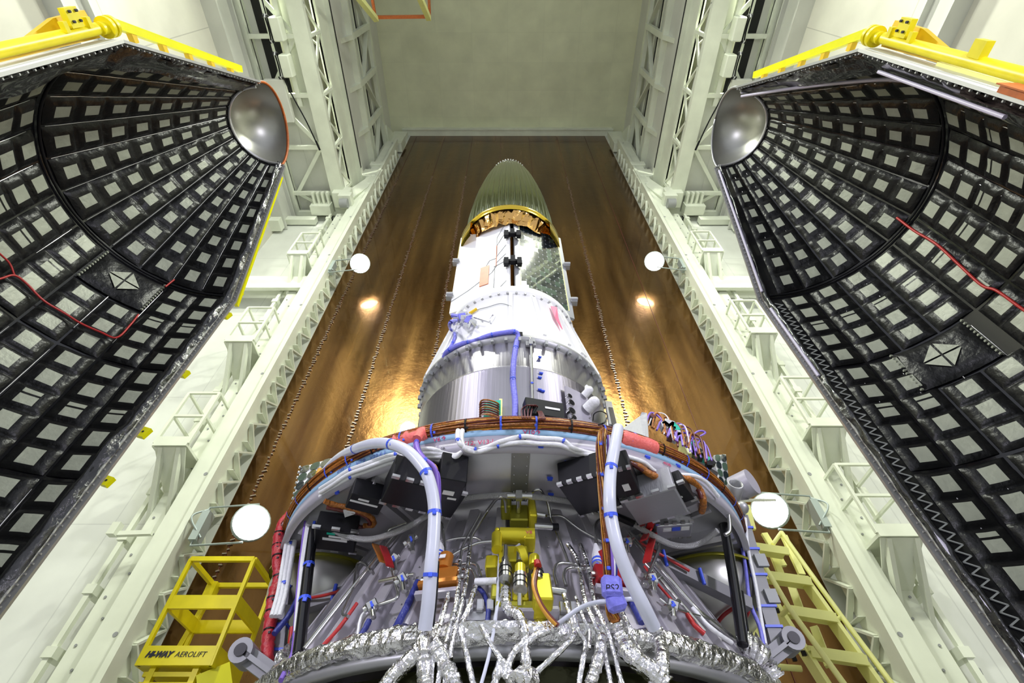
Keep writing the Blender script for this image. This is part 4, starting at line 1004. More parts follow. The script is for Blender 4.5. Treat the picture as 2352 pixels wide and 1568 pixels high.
# braided hoses crossing under deck
cable_thing('braided_hose','braided steel hose sweeping under the left deck to the centre tee','hose',[(735,1212,.10),(760,1215,.12),(800,1232,.14),(850,1238,.14),(900,1225,.12),(950,1203,.10),(990,1178,.09),(1030,1155,.08),(1080,1142,.08),(1150,1137,.08),(1185,1138,.08)],.0145,'braid',0,(),bname='braid')
cable_thing('braided_hose','braided steel hose sweeping under the right deck to the centre tee','hose',[(1200,1139,.08),(1240,1142,.08),(1300,1150,.08),(1350,1160,.08),(1400,1178,.09),(1450,1200,.10),(1500,1230,.12),(1550,1252,.14),(1600,1250,.14),(1648,1218,.12)],.0145,'braid',0,(),bname='braid')
for lab,pp in(('black rubber sleeve on the left braided hose',[(1000,1172,.09),(1025,1158,.083),(1048,1149,.08)]),('black rubber sleeve on the right braided hose',[(1335,1157,.082),(1375,1169,.087),(1420,1187,.095),(1455,1202,.10)])):
    px_tube('rubber_sleeve',lab,'sleeve',pp,.0175,'black',0)
# spherical tanks hanging below the deck
for s_,px,py in((-1,800,1270),(1,1590,1300)):
    t=thing('pressure_tank','round polished gas tank hanging under the deck, %s side'%side(s_),'tank',tuple(W(px,py,3.0)))
    c=C(1.14,s_*1.35,1.25); MB().sphere(c,.30,40,(1,1,.9)).build('tank_shell','dome_metal',t)
    MB().lathe([(.325,.07),(.325,.085),(.28,.085)],c,40).build('weld_band','brass_dark',t)
    MB().cyl(c+V((0,0,.09)),c+V((0,0,.14)),.28,20).build('tank_mount','grey_metal',t)
# ---- valve cluster, gold ----
t=thing('valve_block','gold coloured valve block with silver solenoids in the middle of the skirt','valve',tuple(H(1190,1410,.02)))
def cb(px,py,off,size,nm,m_,rx=0,rz=0,bev=.006):
    p=H(px,py,off); a=ang(p); return MB().box(p,size,Matrix.Rotation(a+rz,3,'Z')@Matrix.Rotation(rx-.42,3,'X'),bev=bev).build(nm,m_,t)
def cc(p0,p1,r,nm,m_,r2=None,n=16):
    return MB().cyl(H(*p0),H(*p1),r,n,r2).build(nm,m_,t)
cb(1212,1412,.03,(.23,.07,.025),'base_shelf','ring_grey')
cb(1163,1165,.05,(.05,.08,.10),'valve_body','brass_dark'); cb(1222,1180,.06,(.035,.08,.13),'valve_body','brass'); cb(1192,1185,.03,(.09,.05,.12),'valve_body','brass_dark')
cc((1148,1230,.08),(1228,1232,.08),.036,'main_cylinder','brass'); cb(1215,1240,.06,(.05,.08,.07),'valve_body','brass')
cb(1180,1285,.06,(.12,.07,.09),'valve_body','brass'); cb(1130,1300,.05,(.05,.06,.07),'valve_body','brass'); cc((1205,1278,.10),(1190,1282,.10),.045,'round_cover','brass')
cb(1243,1368,.07,(.072,.10,.13),'valve_body','brass'); cb(1195,1375,.05,(.06,.06,.06),'valve_body','brass'); cb(1150,1360,.04,(.07,.05,.10),'valve_body','brass_dark'); cb(1200,1400,.04,(.20,.06,.03),'valve_body','brass_dark')
cc((1141,1262,.11),(1141,1228,.11),.022,'valve_cap','brass'); cc((1141,1228,.11),(1141,1220,.11),.016,'valve_cap','brass',.006); m=MB(); m.sphere(H(1142,1217,.11),.012,12); m.build('cap_ball','brass',t)
for (x,y0,y1,r,o) in((1161,1330,1300,.025,.11),(1195,1355,1322,.027,.12),(1235,1335,1310,.024,.11)):
    cc((x,y0,o),(x,y1,o),r,'solenoid','steel')
    for f in(.3,.7): q=H(x,y0,o).lerp(H(x,y1,o),f); d=(H(x,y1,o)-H(x,y0,o)).normalized()*.003; MB().cyl(q-d,q+d,r*1.04,16).build('solenoid_band','black',t)
cc((1161,1300,.11),(1161,1283,.11),.016,'fitting','steel'); cc((1161,1283,.11),(1161,1255,.11),.012,'fitting','steel'); cc((1193,1290,.12),(1193,1262,.12),.013,'fitting','steel')
for x,y in((1195,1308),(1227,1287)):
    cc((x,y+14,.125),(x,y-8,.125),.021,'gold_cap','brass'); m=MB(); m.sphere(H(x,y-8,.125),.021,16,(1,1,.5)); m.build('gold_cap','brass',t)
cc((1233,1290,.14),(1236,1300,.14),.014,'red_plug','red')
cc((1227,1180,.07),(1252,1184,.07),.014,'side_connector','steel'); cc((1228,1208,.07),(1270,1210,.07),.014,'side_connector','steel'); cc((1268,1210,.07),(1282,1210,.07),.017,'connector_cap','black')
cc((1262,1355,.06),(1300,1360,.06),.014,'side_connector','steel'); cc((1092,1336,.06),(1142,1334,.07),.014,'side_connector','white_cable')
cc((1194,1390,.07),(1194,1362,.10),.010,'fitting','steel')
p=H(1232,1240,.105); text('V8',.025,H(1215,1222,.125),(1,.0,0),(0,.3,1),'ink_red',t)
# centre tee of the braided hoses
t=thing('pipe_tee','steel tee fitting joining both braided hoses above the valve block','fitting',tuple(H(1192,1140,.08)))
MB().cyl(H(1165,1138,.08),H(1222,1139,.08),.016,12).box(H(1192,1138,.08),(.03,.03,.04)).build('tee_body','steel',t)
MB().cyl(H(1192,1145,.08),H(1191,1175,.06),.012,10).build('stem','steel',t)
# amber and red side valves
for lab,px,py,mm,s_ in(('amber plastic covered valve left of the valve block',1018,1330,'amber',-1),('dark red valve right of the valve block',1398,1325,'red_paint',1)):
    t=thing('side_valve',lab,'valve',tuple(H(px,py,.04)))
    p=H(px,py,.05); rot=Matrix.Rotation(ang(p),3,'Z')@Matrix.Rotation(-.42,3,'X')
    MB().box(p,(.13,.07,.07),rot,bev=.008).build('body',mm,t); MB().box(p+rot@V((.0,-.02,-.055)),(.16,.05,.02),rot).build('flange',mm,t)
    MB().cyl(p+rot@V((0,-.02,.03)),p+rot@V((0,-.03,.10)),.03,16).build('turret',mm,t)
    MB().cyl(p+rot@V((-.09,0,0)),p+rot@V((-.06,0,0)),.018,12).cyl(p+rot@V((.09,0,0)),p+rot@V((.06,0,0)),.018,12).build('port','steel',t)
    MB().box(p+rot@V((0,-.01,-.085)),(.18,.03,.02),rot).build('mount_plate','ring_grey',t)
    MB().box(p+rot@V((.0,-.062,.06)),(.025,.003,.02),rot).build('sticker','white',t)
# conical wrapped bottles near valves
for px,py,lab in((1008,1260,'white wrapped fitting with blue ties above the amber valve'),(1372,1275,'white wrapped fitting with blue ties above the red valve')):
    t=thing('wrapped_fitting',lab,'fitting',tuple(H(px,py+25,.06))); MB().tube([H(px,py+22,.07),H(px,py,.07),H(px-4,py-25,.07)],[.02,.024,.008],12).build('wrap','white_cable',t)
    for f in(12,20): q=H(px,py+f,.07); tie(q,V((0,.4,1)),.022,t)
# red capped parts
for lab,pp,mm in(('red ribbon tag beside the right braided hose',[(1478,1240),(1490,1215),(1497,1196)],'red'),('red ribbon hanging under the right tank strut',[(1502,1225),(1492,1260),(1485,1290)],'red'),('red cap by the left tank',[(880,1255),(890,1280),(896,1300)],'red_paint'),('orange folded tag under the left deck',[(862,1250),(872,1270),(880,1290)],'amber')):
    m=MB(); q=[H(x,y,.10) for x,y in pp]; 
    for i in range(2): m.bar(q[i],q[i+1],.035,.008)
    tag(m.build('ribbon_tag',mm),lab,'ribbon')
# actuators / sensors on the skirt
for k,(px,py,lab) in enumerate(((945,1240,'upper left'),(905,1285,'mid left'),(855,1390,'lower left'),(1440,1245,'upper right'),(1545,1390,'lower right'),(925,1330,'inner left'),(1500,1330,'inner right'))):
    t=thing('pipe_fitting','small steel cross fitting on the %s of the corrugated skirt'%lab,'fitting',tuple(H(px,py,.03)))
    p=H(px,py,.05); 
    MB().box(p,(.035,.035,.045),Matrix.Rotation(.5*k,3,'Y'),bev=.004).build('block','steel',t)
    MB().cyl(H(px-13,py+9,.05),H(px+13,py-9,.05),.012,10).build('cross_tube','steel',t); MB().cyl(H(px,py+4,.05),H(px+3,py+28,.04),.011,10).build('stem','steel',t)
    MB().cyl(H(px-17,py+11,.05),H(px-11,py+7,.05),.018,6).build('hex_nut','steel',t)
    tie(p,V((1,0,.5)),.02,t)
# ---- bent metal pipes on the skirt ----
pipes=[('leftmost bent steel pipe with the tall arch',[(800,1415),(783,1412),(812,1350),(820,1295),(830,1289),(843,1296),(852,1312)],.007),
('steel pipe with the tall hook left of the left hose',[(868,1390),(912,1375),(915,1360),(895,1290),(882,1240),(892,1215),(935,1200)],.008),
('steel pipe arch right of the left hose',[(1021,1362,.05),(1021,1250,.05),(1017,1205,.06),(1008,1195,.07),(995,1205,.08)],.008),
('steel pipe rising from the foil to the upper deck, first right of the left hose',[(1057,1288),(1060,1260),(1075,1230),(1098,1190),(1103,1180)],.007),
('long steel pipe looping up to the top of the valve block',[(1080,1250),(1083,1230),(1120,1172),(1140,1145,.08),(1150,1139,.09),(1160,1145,.08),(1163,1175,.06)],.0085),
('steel pipe curving from the left to the valve block',[(1015,1290),(1060,1262),(1100,1245),(1132,1243)],.008),
('steel pipe curling left above the amber valve',[(1000,1250),(1030,1240),(1060,1234),(1095,1234),(1112,1245)],.006),
('pair pipe bending into the block from the left, upper',[(1040,1296),(1085,1293),(1096,1298),(1104,1325)],.008),
('pair pipe bending into the block from the left, lower',[(1040,1306),(1075,1305),(1086,1308),(1094,1332)],.008),
('pair pipe bending right of the block, upper',[(1345,1298),(1290,1292),(1278,1296),(1272,1315),(1280,1345)],.008),
('pair pipe bending right of the block, lower',[(1345,1306),(1310,1303),(1298,1308),(1294,1325),(1300,1345)],.008),
('steel pipe with the tall hook beside the red valve',[(1388,1318,.05),(1370,1255,.06),(1366,1210,.07),(1372,1195,.08),(1390,1190,.09)],.0085),
('steel pipe with the wide hook right of the right hose',[(1478,1345,.04),(1512,1265,.06),(1515,1248,.06),(1500,1238,.06),(1470,1230,.06)],.0085),
('thin steel pipe from the right end of the valve block to the deck',[(1305,1290),(1290,1250),(1265,1190),(1258,1150,.06),(1240,1122,.05),(1222,1128,.05),(1220,1150,.05)],.007),
('long thin steel pipe slanting right from the valve block',[(1255,1184,.05),(1290,1183),(1330,1215),(1385,1245),(1420,1262)],.006),
('straight horizontal steel pipe left of the amber valve',[(872,1335),(920,1325),(952,1320)],.010),
('straight horizontal steel pipe right of the red valve',[(1475,1320),(1500,1324),(1520,1327)],.010),
('steel pipe sloping down the right flank of the skirt',[(1515,1375),(1540,1395),(1590,1410),(1640,1425)],.007),
('steel conduit along the right edge of the skirt',[(1445,1225),(1520,1310),(1600,1400),(1690,1470)],.011),
('steel conduit along the left edge of the skirt',[(920,1215),(850,1300),(770,1400),(700,1490)],.011),
('slim steel tube along the right flank',[(1480,1290),(1560,1380),(1620,1450)],.008),
('white sensor lead looping on the left flank',[(820,1475),(825,1430),(832,1410),(848,1400),(855,1395)],.006),
('steel arch pipe by the right deck edge',[W(1672,1172,2.3),W(1676,1200,2.3),W(1676,1222,2.3),W(1665,1228,2.3)],.010)]
for lab,pts,r in pipes:
    px_tube('bent_pipe',lab,'pipe',pts,r,'white_cable' if 'white' in lab[:6] else 'steel',.035,sm=False,n=10)
# blue cable runs on the skirt
for lab,pts,mm,r in(('dark blue cable run down the left flank of the skirt',[(960,1335),(945,1370),(915,1430),(905,1450)],'navy',.014),('second dark blue cable run further left on the skirt',[(848,1425),(835,1450),(815,1478)],'navy',.012),
  ('red cable run down the far left flank',[(820,1385),(780,1440),(735,1490)],'red',.008),('dark blue cable run right of the right hose',[(1432,1340),(1450,1380),(1475,1430)],'navy',.014),
  ('short red twin cable on the right flank',[(1578,1410),(1595,1435),(1618,1455)],'red',.010),('red thin cable along the right skirt ribs',[(1480,1300),(1510,1340),(1545,1380)],'red',.006),
  ('white and green marked cable on the right flank',[(1590,1395),(1620,1430),(1650,1455),(1680,1475)],'white_cable',.010),('blue cable by the right of the amber valve',[(1095,1345),(1112,1365),(1122,1400),(1118,1435)],'navy',.010)):
    px_tube('cable_run',lab,'cable',pts,r,mm,.03,vary=.15)
m=MB()
for s_,pts in((0,[(1232,1300,.13),(1225,1340,.13),(1235,1375,.12),(1255,1410,.10),(1278,1435,.10)]),(1,[(1236,1300,.13),(1229,1342,.13),(1240,1380,.12),(1260,1412,.10),(1282,1437,.10)])):
    px_tube('wire_harness','%s strand of the orange and brown wire curling from the red plug'%('left','right')[s_],'harness',pts,.008,('kapton','harness_brown')[s_],0)
# terminal strips
for px,py,lab in((1090,1390,'left'),(1330,1395,'right')):
    p=H(px,py,.04); m=MB()
    for k in range(4): m.box(p+V((-.06+.04*k,0,0)),(.028,.03,.04),bev=.004)
    m.box(p+V((0,.02,-.03)),(.18,.01,.03)); tag(m.build('terminal_clamp','bare_alu'),'row of four small metal pipe clamps %s of the valve block'%lab,'clamp')
# ---- foil wrapped pipes at the bottom ----
def foilpipe(lab,pts,r,off,vary=.35,n=10,m_='foil'):
    P3=spline([H(x,y,o) if y<1480 else W(x,y,min(1.84,1.92-(y-1480)*.0006)) for x,y,o in [(a,b,off) for a,b in pts]],10)
    m=MB(); sd=random.random()*99; m.tube([p+V((noise.noise(V((i*.4,sd,0))),0,noise.noise(V((i*.4,sd,7)))))*r*.10 for i,p in enumerate(P3)],[r*(1+vary*noise.noise(V((i*.9,sd,1)))) for i in range(len(P3))],n,smooth=False)
    tag(m.build('foil_wrapped_pipe',m_),lab,'pipe')
FP=[('first silver pipe right of the left hose, running into the foil',[(1031,1362),(1011,1439),(998,1480),(988,1580)],.011),
('second silver pipe right of the left hose',[(1057,1288),(1049,1378),(1029,1454),(1018,1500),(1004,1580)],.011),
('third silver pipe right of the left hose',[(1080,1250),(1067,1357),(1046,1441),(1035,1500),(1019,1580)],.011),
('fourth foil pipe with a bend down to the frame bottom',[(1092,1347),(1075,1400),(1059,1444),(1072,1505),(1089,1580)],.012),
('crooked foil pipe from the ring middle towards the junction knot',[(1104,1436),(1131,1485),(1171,1541),(1205,1558)],.012),
('thin twin clear tube left of the thick foil hose',[(1148,1250),(1141,1393),(1125,1495),(1103,1580)],.007),
('thin clear tube joining the twin from the right',[(1193,1250),(1175,1270),(1161,1340),(1141,1400),(1132,1450)],.007),
('foil pipe bending at the ring and running down left to the knot',[(1296,1366),(1305,1400),(1319,1449),(1300,1480),(1226,1550)],.012),
('short foil pipe with a kink right of the ring middle',[(1319,1412),(1330,1450),(1345,1478),(1338,1520),(1328,1580)],.011),
('long foil pipe crossing the ring, left of the long pair',[(1304,1250),(1327,1288),(1342,1371),(1365,1430),(1382,1475),(1405,1580)],.011),
('long foil pipe crossing the ring, right of the long pair',[(1333,1250),(1351,1299),(1365,1383),(1385,1430),(1400,1464),(1431,1580)],.011),
('foil pipe leaving the blue sleeve towards the lower right',[(1429,1406),(1440,1430),(1455,1461),(1475,1510),(1500,1580)],.011),
('thin foil pipe ending in a nub by the ring',[(1322,1370),(1340,1420),(1354,1450),(1353,1490)],.008)]
for lab,pts,r in FP: foilpipe(lab,pts,r*.85,.07,.02 if 'clear' in lab else .16,m_='hose' if 'clear' in lab else 'foil')
FB=[('thick crumpled foil hose from the valve block down over the ring',[(1161,1352),(1162,1385),(1170,1402),(1190,1412),(1203,1446),(1207,1500),(1209,1580)],.021),
('fat foil bundle under the blue sleeve running to the lower right',[(1411,1423),(1425,1460),(1450,1505),(1490,1535),(1530,1572)],.034),
('upright foil sleeve below the right hose',[(1506,1440),(1515,1470),(1521,1510),(1520,1575)],.026),
('foil strand slanting down left from the long pipe pair',[(1382,1462),(1375,1510),(1360,1560),(1355,1580)],.022),
('upright foil sleeve below the left hose',[(975,1440),(972,1480),(975,1530),(978,1580)],.030),
('foil strand slanting down left from the left sleeve',[(965,1490),(940,1515),(905,1550),(880,1585)],.028),
('foil strand slanting down right from the left sleeve',[(995,1480),(1015,1510),(1035,1550),(1048,1585)],.030),
('foil branch from the knot up to the left',[(1190,1572),(1160,1550),(1150,1520),(1130,1600)],.016),
('foil branch running from the ring down to the knot on the left',[(1280,1440),(1240,1455),(1210,1475),(1180,1500),(1160,1550)],.016)]
for lab,pts,r in FB: foilpipe(lab,pts,r*.9,.075,.3,14)
m=MB(); m.sphere(W(1205,1560,1.80),.045,14,(1,1,.8)); 
for i in range(len(m.v)): m.v[i]+=V((noise.noise(m.v[i]*30),noise.noise(m.v[i]*33),noise.noise(m.v[i]*27)))*.015
m.sm=[False]*len(m.sm); tag(m.build('foil_knot','foil'),'crumpled foil knot where foil pipes meet at the bottom edge','foil')
# foil lumps at both ends of the base ring
for lab,pp in(('crumpled foil heap at the left end of the base ring',[(650,1530),(690,1520),(700,1560)]),('crumpled foil heap at the right end of the base ring',[(1700,1480),(1740,1510),(1765,1550)])):
    m=MB(); m.tube(spline([W(x,y,2.45) for x,y in pp],14),[.07+.05*noise.noise(V((i*.6,pp[0][0],0))) for i in range(29)],14,smooth=False)
    for i in range(len(m.v)): q=m.v[i]*9; m.v[i]+=V((noise.noise(q),noise.noise(q+V((5,0,0))),noise.noise(q+V((0,5,0)))))*.05
    tag(m.build('foil_heap','foil'),lab,'foil')
# lifting lugs, grey machined arms at the lower corners
def lug(lab,a,b,sx):
    a=W(*a);b=W(*b); t=thing('machined_arm',lab,'arm',tuple(a)); d=(b-a).normalized(); up=V((0,-1,.3))
    m=MB(); m.bar(a,b,.075,.06,up=(0,1,0)).bar(a+V((0,-.045,0)),b+V((0,-.045,0)),.02,.03,up=(0,1,0)); m.build('arm_body','arm_grey',t)
    e=b; x=V((0,1,0)); m=MB(); m.tube([e+V((-.0,-.06,0))+d*.0,e+V((0,.05,0))],.052,20)
    m.build('eye_boss','arm_grey',t); m=MB(); m.cyl(e+V((0,-.062,0)),e+V((0,-.066,0)),.027,18); m.build('eye_hole','black',t)
lug('grey machined lifting arm sticking out at the lower left corner',(640,1560,2.5),(563,1503,2.5),-1)
lug('grey machined lifting arm sticking out at the lower right corner',(1755,1520,2.6),(1812,1475,2.6),1)
# ---- on top of the deck ----
t=thing('connector_panel','grey umbilical panel with round silver connectors on the metal cylinder','panel',tuple(H(1328,962,.03)))
p=H(1328,935,.035); rot=Matrix.Rotation(ang(p),3,'Z'); MB().box(p,(.20,.02,.30),rot).build('plate','ring_grey',t)
for (px,py,r) in((1307,911,.020),(1311,926,.026),(1312,945,.030),(1317,960,.02)):
    q=H(px,py,.05); MB().cyl(q+rot@V((0,.02,0)),q+rot@V((0,-.012,0)),r,18).build('round_connector','steel',t); MB().cyl(q+rot@V((0,-.013,0)),q+rot@V((0,-.015,0)),r*.75,16).build('connector_face','black',t)
for (px,py,r,l) in((1342,908,.028,.05),(1348,940,.04,.07)):
    q=H(px,py,.06); MB().cyl(q,q+rot@V((.01,-l,.02)),r,18).sphere(q+rot@V((.01,-l,.02)),r,14).build('capped_connector','white_cable',t,'wrapped white connector cap')
MB().box(H(1349,895,.06),(.035,.02,.08),rot@Matrix.Rotation(.2,3,'Y')).build('hanging_tag','white',t)
t=thing('control_box','dark grey electronics box at the foot of the metal cylinder','box',tuple(H(1250,960,.04)))
p=H(1248,945,.05); rot=Matrix.Rotation(ang(p),3,'Z'); MB().box(p,(.26,.08,.14),rot,bev=.005).build('case','black',t); MB().box(p+rot@V((.05,-.042,.0)),(.10,.002,.016),rot).build('label_strip','white',t)
for k in range(4):
    a=k*.4; px_tube('wire_loop','','',[(1200+k*6,960,.09),(1198+k*8,940,.11),(1215+k*5,930,.12),(1235+k*3,945,.1),(1240+k*4,962,.09)],.004,'harness_brown',parent=t)
t=thing('relay_board','green relay board under arched dark red wires left of the violet cable','board',tuple(H(1128,955,.04)))
p=H(1132,942,.05); MB().box(p,(.11,.04,.13),Matrix.Rotation(ang(p),3,'Z')).build('board','green',t); p=H(1150,942,.045); MB().box(p,(.02,.05,.16)).build('bracket','pale_yellow',t)
for k in range(7):
    y=922+k*5.5; px_tube('wire_loop','','',[(1102,y+8,.06),(1106,y-2,.10),(1120,y-4,.12),(1140,y+2,.10),(1147,y+8,.06)],.006,'harness_brown' if k%3 else 'harness_orange',parent=t)
px_tube('thin_wire','thin black wire loop between umbilical panel and right hose','wire',[(1362,965,.05),(1365,950,.1),(1380,944,.12),(1394,952,.12),(1390,968,.12),(1375,975,.1)],.004,'black',.05)
t=thing('cable_duct','grey slotted duct strip at the right edge of the metal cylinder','duct',tuple(W(1403,975,2.4)))
MB().bar(W(1397,925,2.9),W(1408,980,2.35),.05,.03,up=(0,1,0)).build('strip','grey_metal',t); MB().bar(W(1402,938,2.7),W(1412,982,2.3),.03,.02,up=(0,1,0)).build('slot','black',t)
# small satellites / electronics clumps on the right of the deck
t=thing('electronics_pod','bare aluminium angled pod standing on the right of the ring','box',tuple(W(1470,1015,2.0)))
MB().prism([W(1428,985,2.15),W(1480,1018,2.05),W(1490,1003,2.05),W(1486,948,2.1),W(1474,946,2.1),W(1470,955,2.1)],(.0,.25,.02)).build('housing','dull_alu',t)
for i in range(16):
    px=random.uniform(1490,1565); py=955+(px-1490)*.62+random.uniform(-8,22); MB().box(W(px,py,2.2),(random.uniform(.02,.06),.05,random.uniform(.02,.05)),Matrix.Rotation(random.uniform(-1,1),3,'Y'),bev=.003).build('component',random.choice(('grey','black','bare_alu','green','harness_brown')),t)
t2=thing('wire_tangle','tangle of violet and dark red wires over the right of the ring','wires',tuple(W(1550,1000,2.2)))
for i in range(22):
    x0=random.uniform(1478,1600); y0=960+(x0-1480)*.55; x1=x0+random.uniform(20,60); y1=960+(x1-1480)*.62+random.uniform(0,18)
    pts=[W(x0,y0+12,2.15),W(x0+(x1-x0)*.25,y0-random.uniform(5,22),2.2),W(x0+(x1-x0)*.75,y0-random.uniform(-8,12),2.2),W(x1,y1,2.15)]
    MB().tube(spline(pts,6),random.uniform(.003,.007),6).build('wire',random.choice(('violet','harness_brown','violet','harness_orange','white_cable')),t2)
t=thing('electronics_pod','cream edged circuit pod further right on the ring','box',tuple(W(1590,1040,2.2)))
MB().prism([W(1562,1002,2.3),W(1572,1003,2.3),W(1590,1040,2.25),W(1580,1042,2.25)],(.02,.15,0)).build('edge_plate','pale_yellow',t)
MB().prism([W(1572,1008,2.35),W(1605,1020,2.4),W(1650,1085,2.4),W(1600,1055,2.3)],(.02,.2,0)).build('circuit_side','dull_alu',t)
for i in range(10): MB().box(W(1580+i*6,1015+i*6+random.uniform(-8,8),2.28),(.03,.04,.03),Matrix.Rotation(i,3,'Y')).build('component',random.choice(('black','green','grey')),t)
px_tube('thin_wire','violet and red wire arch above the circuit pod','wire',[W(1598,1040,2.4),W(1590,1012,2.4),W(1596,995,2.4),W(1610,989,2.4),W(1620,994,2.4),W(1605,1003,2.4)],.006,'violet',0)
# small solar panelled satellites at both ends
def cellpanel(lab,quad,th,nx,nz,frame,nm='small_satellite'):
    a,b,c,d=[W(*q) for q in quad]; t=thing(nm,lab,'satellite',tuple((a+b+c+d)/4)); n=(b-a).cross(d-a).normalized()
    if n.y>0:n=-n
    MB().prism([a-n*th,b-n*th,c-n*th,d-n*th],n*th*.98).build('frame_panel',frame,t)
    m=MB()
    for i in range(nx):
        for j in range(nz):
            def P(u,v): return a*(1-u)*(1-v)+b*u*(1-v)+c*u*v+d*(1-u)*v+n*.003
            u0,u1=(i+.06)/nx,(i+.94)/nx; v0,v1=(j+.05)/nz,(j+.95)/nz; e=.22/nx;f=.22/nz
            m.add([P(u0+e,v0),P(u1-e,v0),P(u1,v0+f),P(u1,v1-f),P(u1-e,v1),P(u0+e,v1),P(u0,v1-f),P(u0,v0+f)],[tuple(range(8))],False,mi=(i+j)%2)
    m.build('solar_cells',['cell','cell_green'],t); return t
t=cellpanel('small satellite with six sided dark cells at the left of the ring',[(666,1172,3.0),(722,1165,2.85),(790,1042,3.2),(690,1072,3.35)],.3,4,5,'white')
m=MB(); 
for k in range(9): m.sphere(W(668+k*2.6,1168-k*12,3.08+k*.03),.012,8)
split(m,'edge_stud','steel',t)
cellpanel('small dark panelled satellite standing at the right end of the ring',[(1652,1108,3.0),(1678,1130,3.0),(1668,1042,3.1),(1640,1044,3.1)],.25,2,4,'grey')
t=thing('round_antenna','grey round drum and small pipe ends at the right end of the ring','antenna',tuple(W(1700,1130,2.9)))
MB().cyl(W(1688,1124,3.0),W(1708,1124,3.0)+V((.03,-.1,0)),.09,28).build('drum','ring_grey',t); MB().cyl(W(1690,1126,2.9),W(1672,1130,2.8),.045,20).build('stub','grey_metal',t)
m=MB(); m.lathe([(.045,0),(.045,.10),(.036,.10),(.036,0)],W(1683,1140,2.62),20,rot=Matrix.Rotation(1.3,3,'X')); m.build('open_pipe_end','grey_metal',t)
MB().sphere(W(1704,1166,2.7),.04,16).build('ball_end','grey_metal',t)
MB().tube([W(1695,1150,2.8),W(1740,1148,3.2),W(1780,1148,3.6)],.012,6).build('rod','steel',t)
# clutter behind the struts, low left and right
for lab,x0,s_ in(('cluttered grey bracket and motor parts low on the left',735,1),('cluttered grey bracket and motor parts low on the right',1640,-1)):
    t=thing('actuator_assembly',lab,'mechanism',tuple(W(x0,1430,2.9)))
    for k in range(5):
        a=W(x0+s_*random.uniform(-30,30),1400+random.uniform(0,70),2.9); MB().bar(a,a+V((random.uniform(-.2,.2),.05,random.uniform(-.25,.25))),.035,.035).build('bracket','grey_metal',t)
    MB().box(W(x0-s_*8,1400,2.9),(.08,.08,.10),Matrix.Rotation(.6,3,'Y'),bev=.01).build('motor','black',t); MB().cyl(W(x0-s_*2,1440,2.9),W(x0+s_*25,1412,2.9),.022,10).build('actuator_rod','steel',t)
    m=MB(); q=W(x0+s_*60,1385,2.8); m.sphere(q,.09,14,(1.3,1,.7))
    for i in range(len(m.v)): m.v[i]+=V((noise.noise(m.v[i]*14),noise.noise(m.v[i]*15),noise.noise(m.v[i]*13)))*.05
    m.sm=[False]*len(m.sm); m.build('foil_wrap','foil',t)
for k,(pts,mm,lab) in enumerate((([W(1712,1190,2.7),W(1718,1260,2.68),W(1735,1340,2.64),W(1748,1420,2.6),W(1758,1480,2.56)],'white_cable','white cable tied along the right grey strut'),([W(1700,1230,2.7),W(1712,1300,2.66),W(1722,1380,2.6),W(1745,1440,2.56),W(1756,1495,2.5)],'blue_tape','blue cable tied along the right grey strut'),([W(1640,1440,2.75),W(1665,1410,2.7),W(1700,1390,2.66),W(1718,1400,2.64),W(1712,1420,2.62)],'red_paint','dark red cable loop by the right grey strut'))):
    px_tube('strut_cable',lab,'cable',pts,.010,mm,0)
for k,(pts,mm,lab) in enumerate((([W(690,1360,2.6),W(665,1410,2.56),W(630,1455,2.5)],'navy','dark blue cable crossing behind the left rod'),([W(672,1440,2.5),W(668,1480,2.5),W(672,1505,2.46)],'red','red cable low beside the left rod'),([W(690,1440,2.45),W(684,1470,2.42),W(682,1500,2.4)],'navy','dark blue cable low beside the left rod'))):
    px_tube('strut_cable',lab,'cable',pts,.014,mm,0)
# ================= aerial lift =================
t=thing('aerial_lift','yellow personnel lift with a railed basket at the lower left','lift',(-2.86,5.1,-ZO))
x0,x1,y0,y1=-3.17,-2.54,4.80,5.38; b0,b1,b2=1.45,1.60,2.38; Y_='lift_yellow'
MB().bx(x0,x1,y0-.02,y0+.02,b0,b1).bx(x0,x1,y0,y1,b0,b0+.04).bx(x1-.02,x1+.02,y0,y1,b0,b1).bx(x0-.02,x0+.02,y0,y1,b0,b1).bx(x0,x1,y1-.02,y1+.02,b0,b1).build('basket_tray',Y_,t)
for x,y in((x0,y0),(x1,y0),(x0,y1),(x1,y1)): MB().bar((x,y,b0),(x,y,b2),.035,.035).build('corner_post',Y_,t)
m=MB(); 
for a,b in(((x0,y0),(x1,y0)),((x1,y0),(x1,y1)),((x0,y1),(x1,y1)),((x0,y0),(x0,y1))): m.bar((*a,b2),(*b,b2),.04,.045)
m.build('top_rail',Y_,t)
m=MB()
for a,b in(((x0,y0),(x1,y0)),((x1,y0),(x1,y1)),((x0,y1),(x1,y1)),((x0,y0),(x0,y1))): m.bar((*a,1.97),(*b,1.97),.03,.12)
m.build('mid_rail',Y_,t)
MB().box((x0+.02,y1-.03,b2-.10),(.10,.1,.22)).bar((x0,y1,b2-.2),(x0-.08,y1,1.6),.05,.05).build('control_bracket',Y_,t)
pz=(b0+b1)/2+.005; text('HI-WAY',.060,(-3.02,y0-.024,pz),(1,0,0),(0,0,1),'ink',t,shear=.35,bold=.004); text('AEROLIFT',.060,(-2.745,y0-.024,pz),(1,0,0),(0,0,1),'ink',t,shear=.2,bold=.0)
mz=b0-.05; k=0
while mz>-ZO+.3:
    MB().bar((x0+.06,y0+.06,mz),(x1-.12,y0+.06,mz),.05,.035).bar((x0+.06,y1-.06,mz),(x1-.12,y1-.06,mz),.05,.035).bar((x1-.12,y0+.06,mz),(x1-.12,y1-.06,mz),.05,.035).build('mast_section',Y_,t); mz-=.075;k+=1
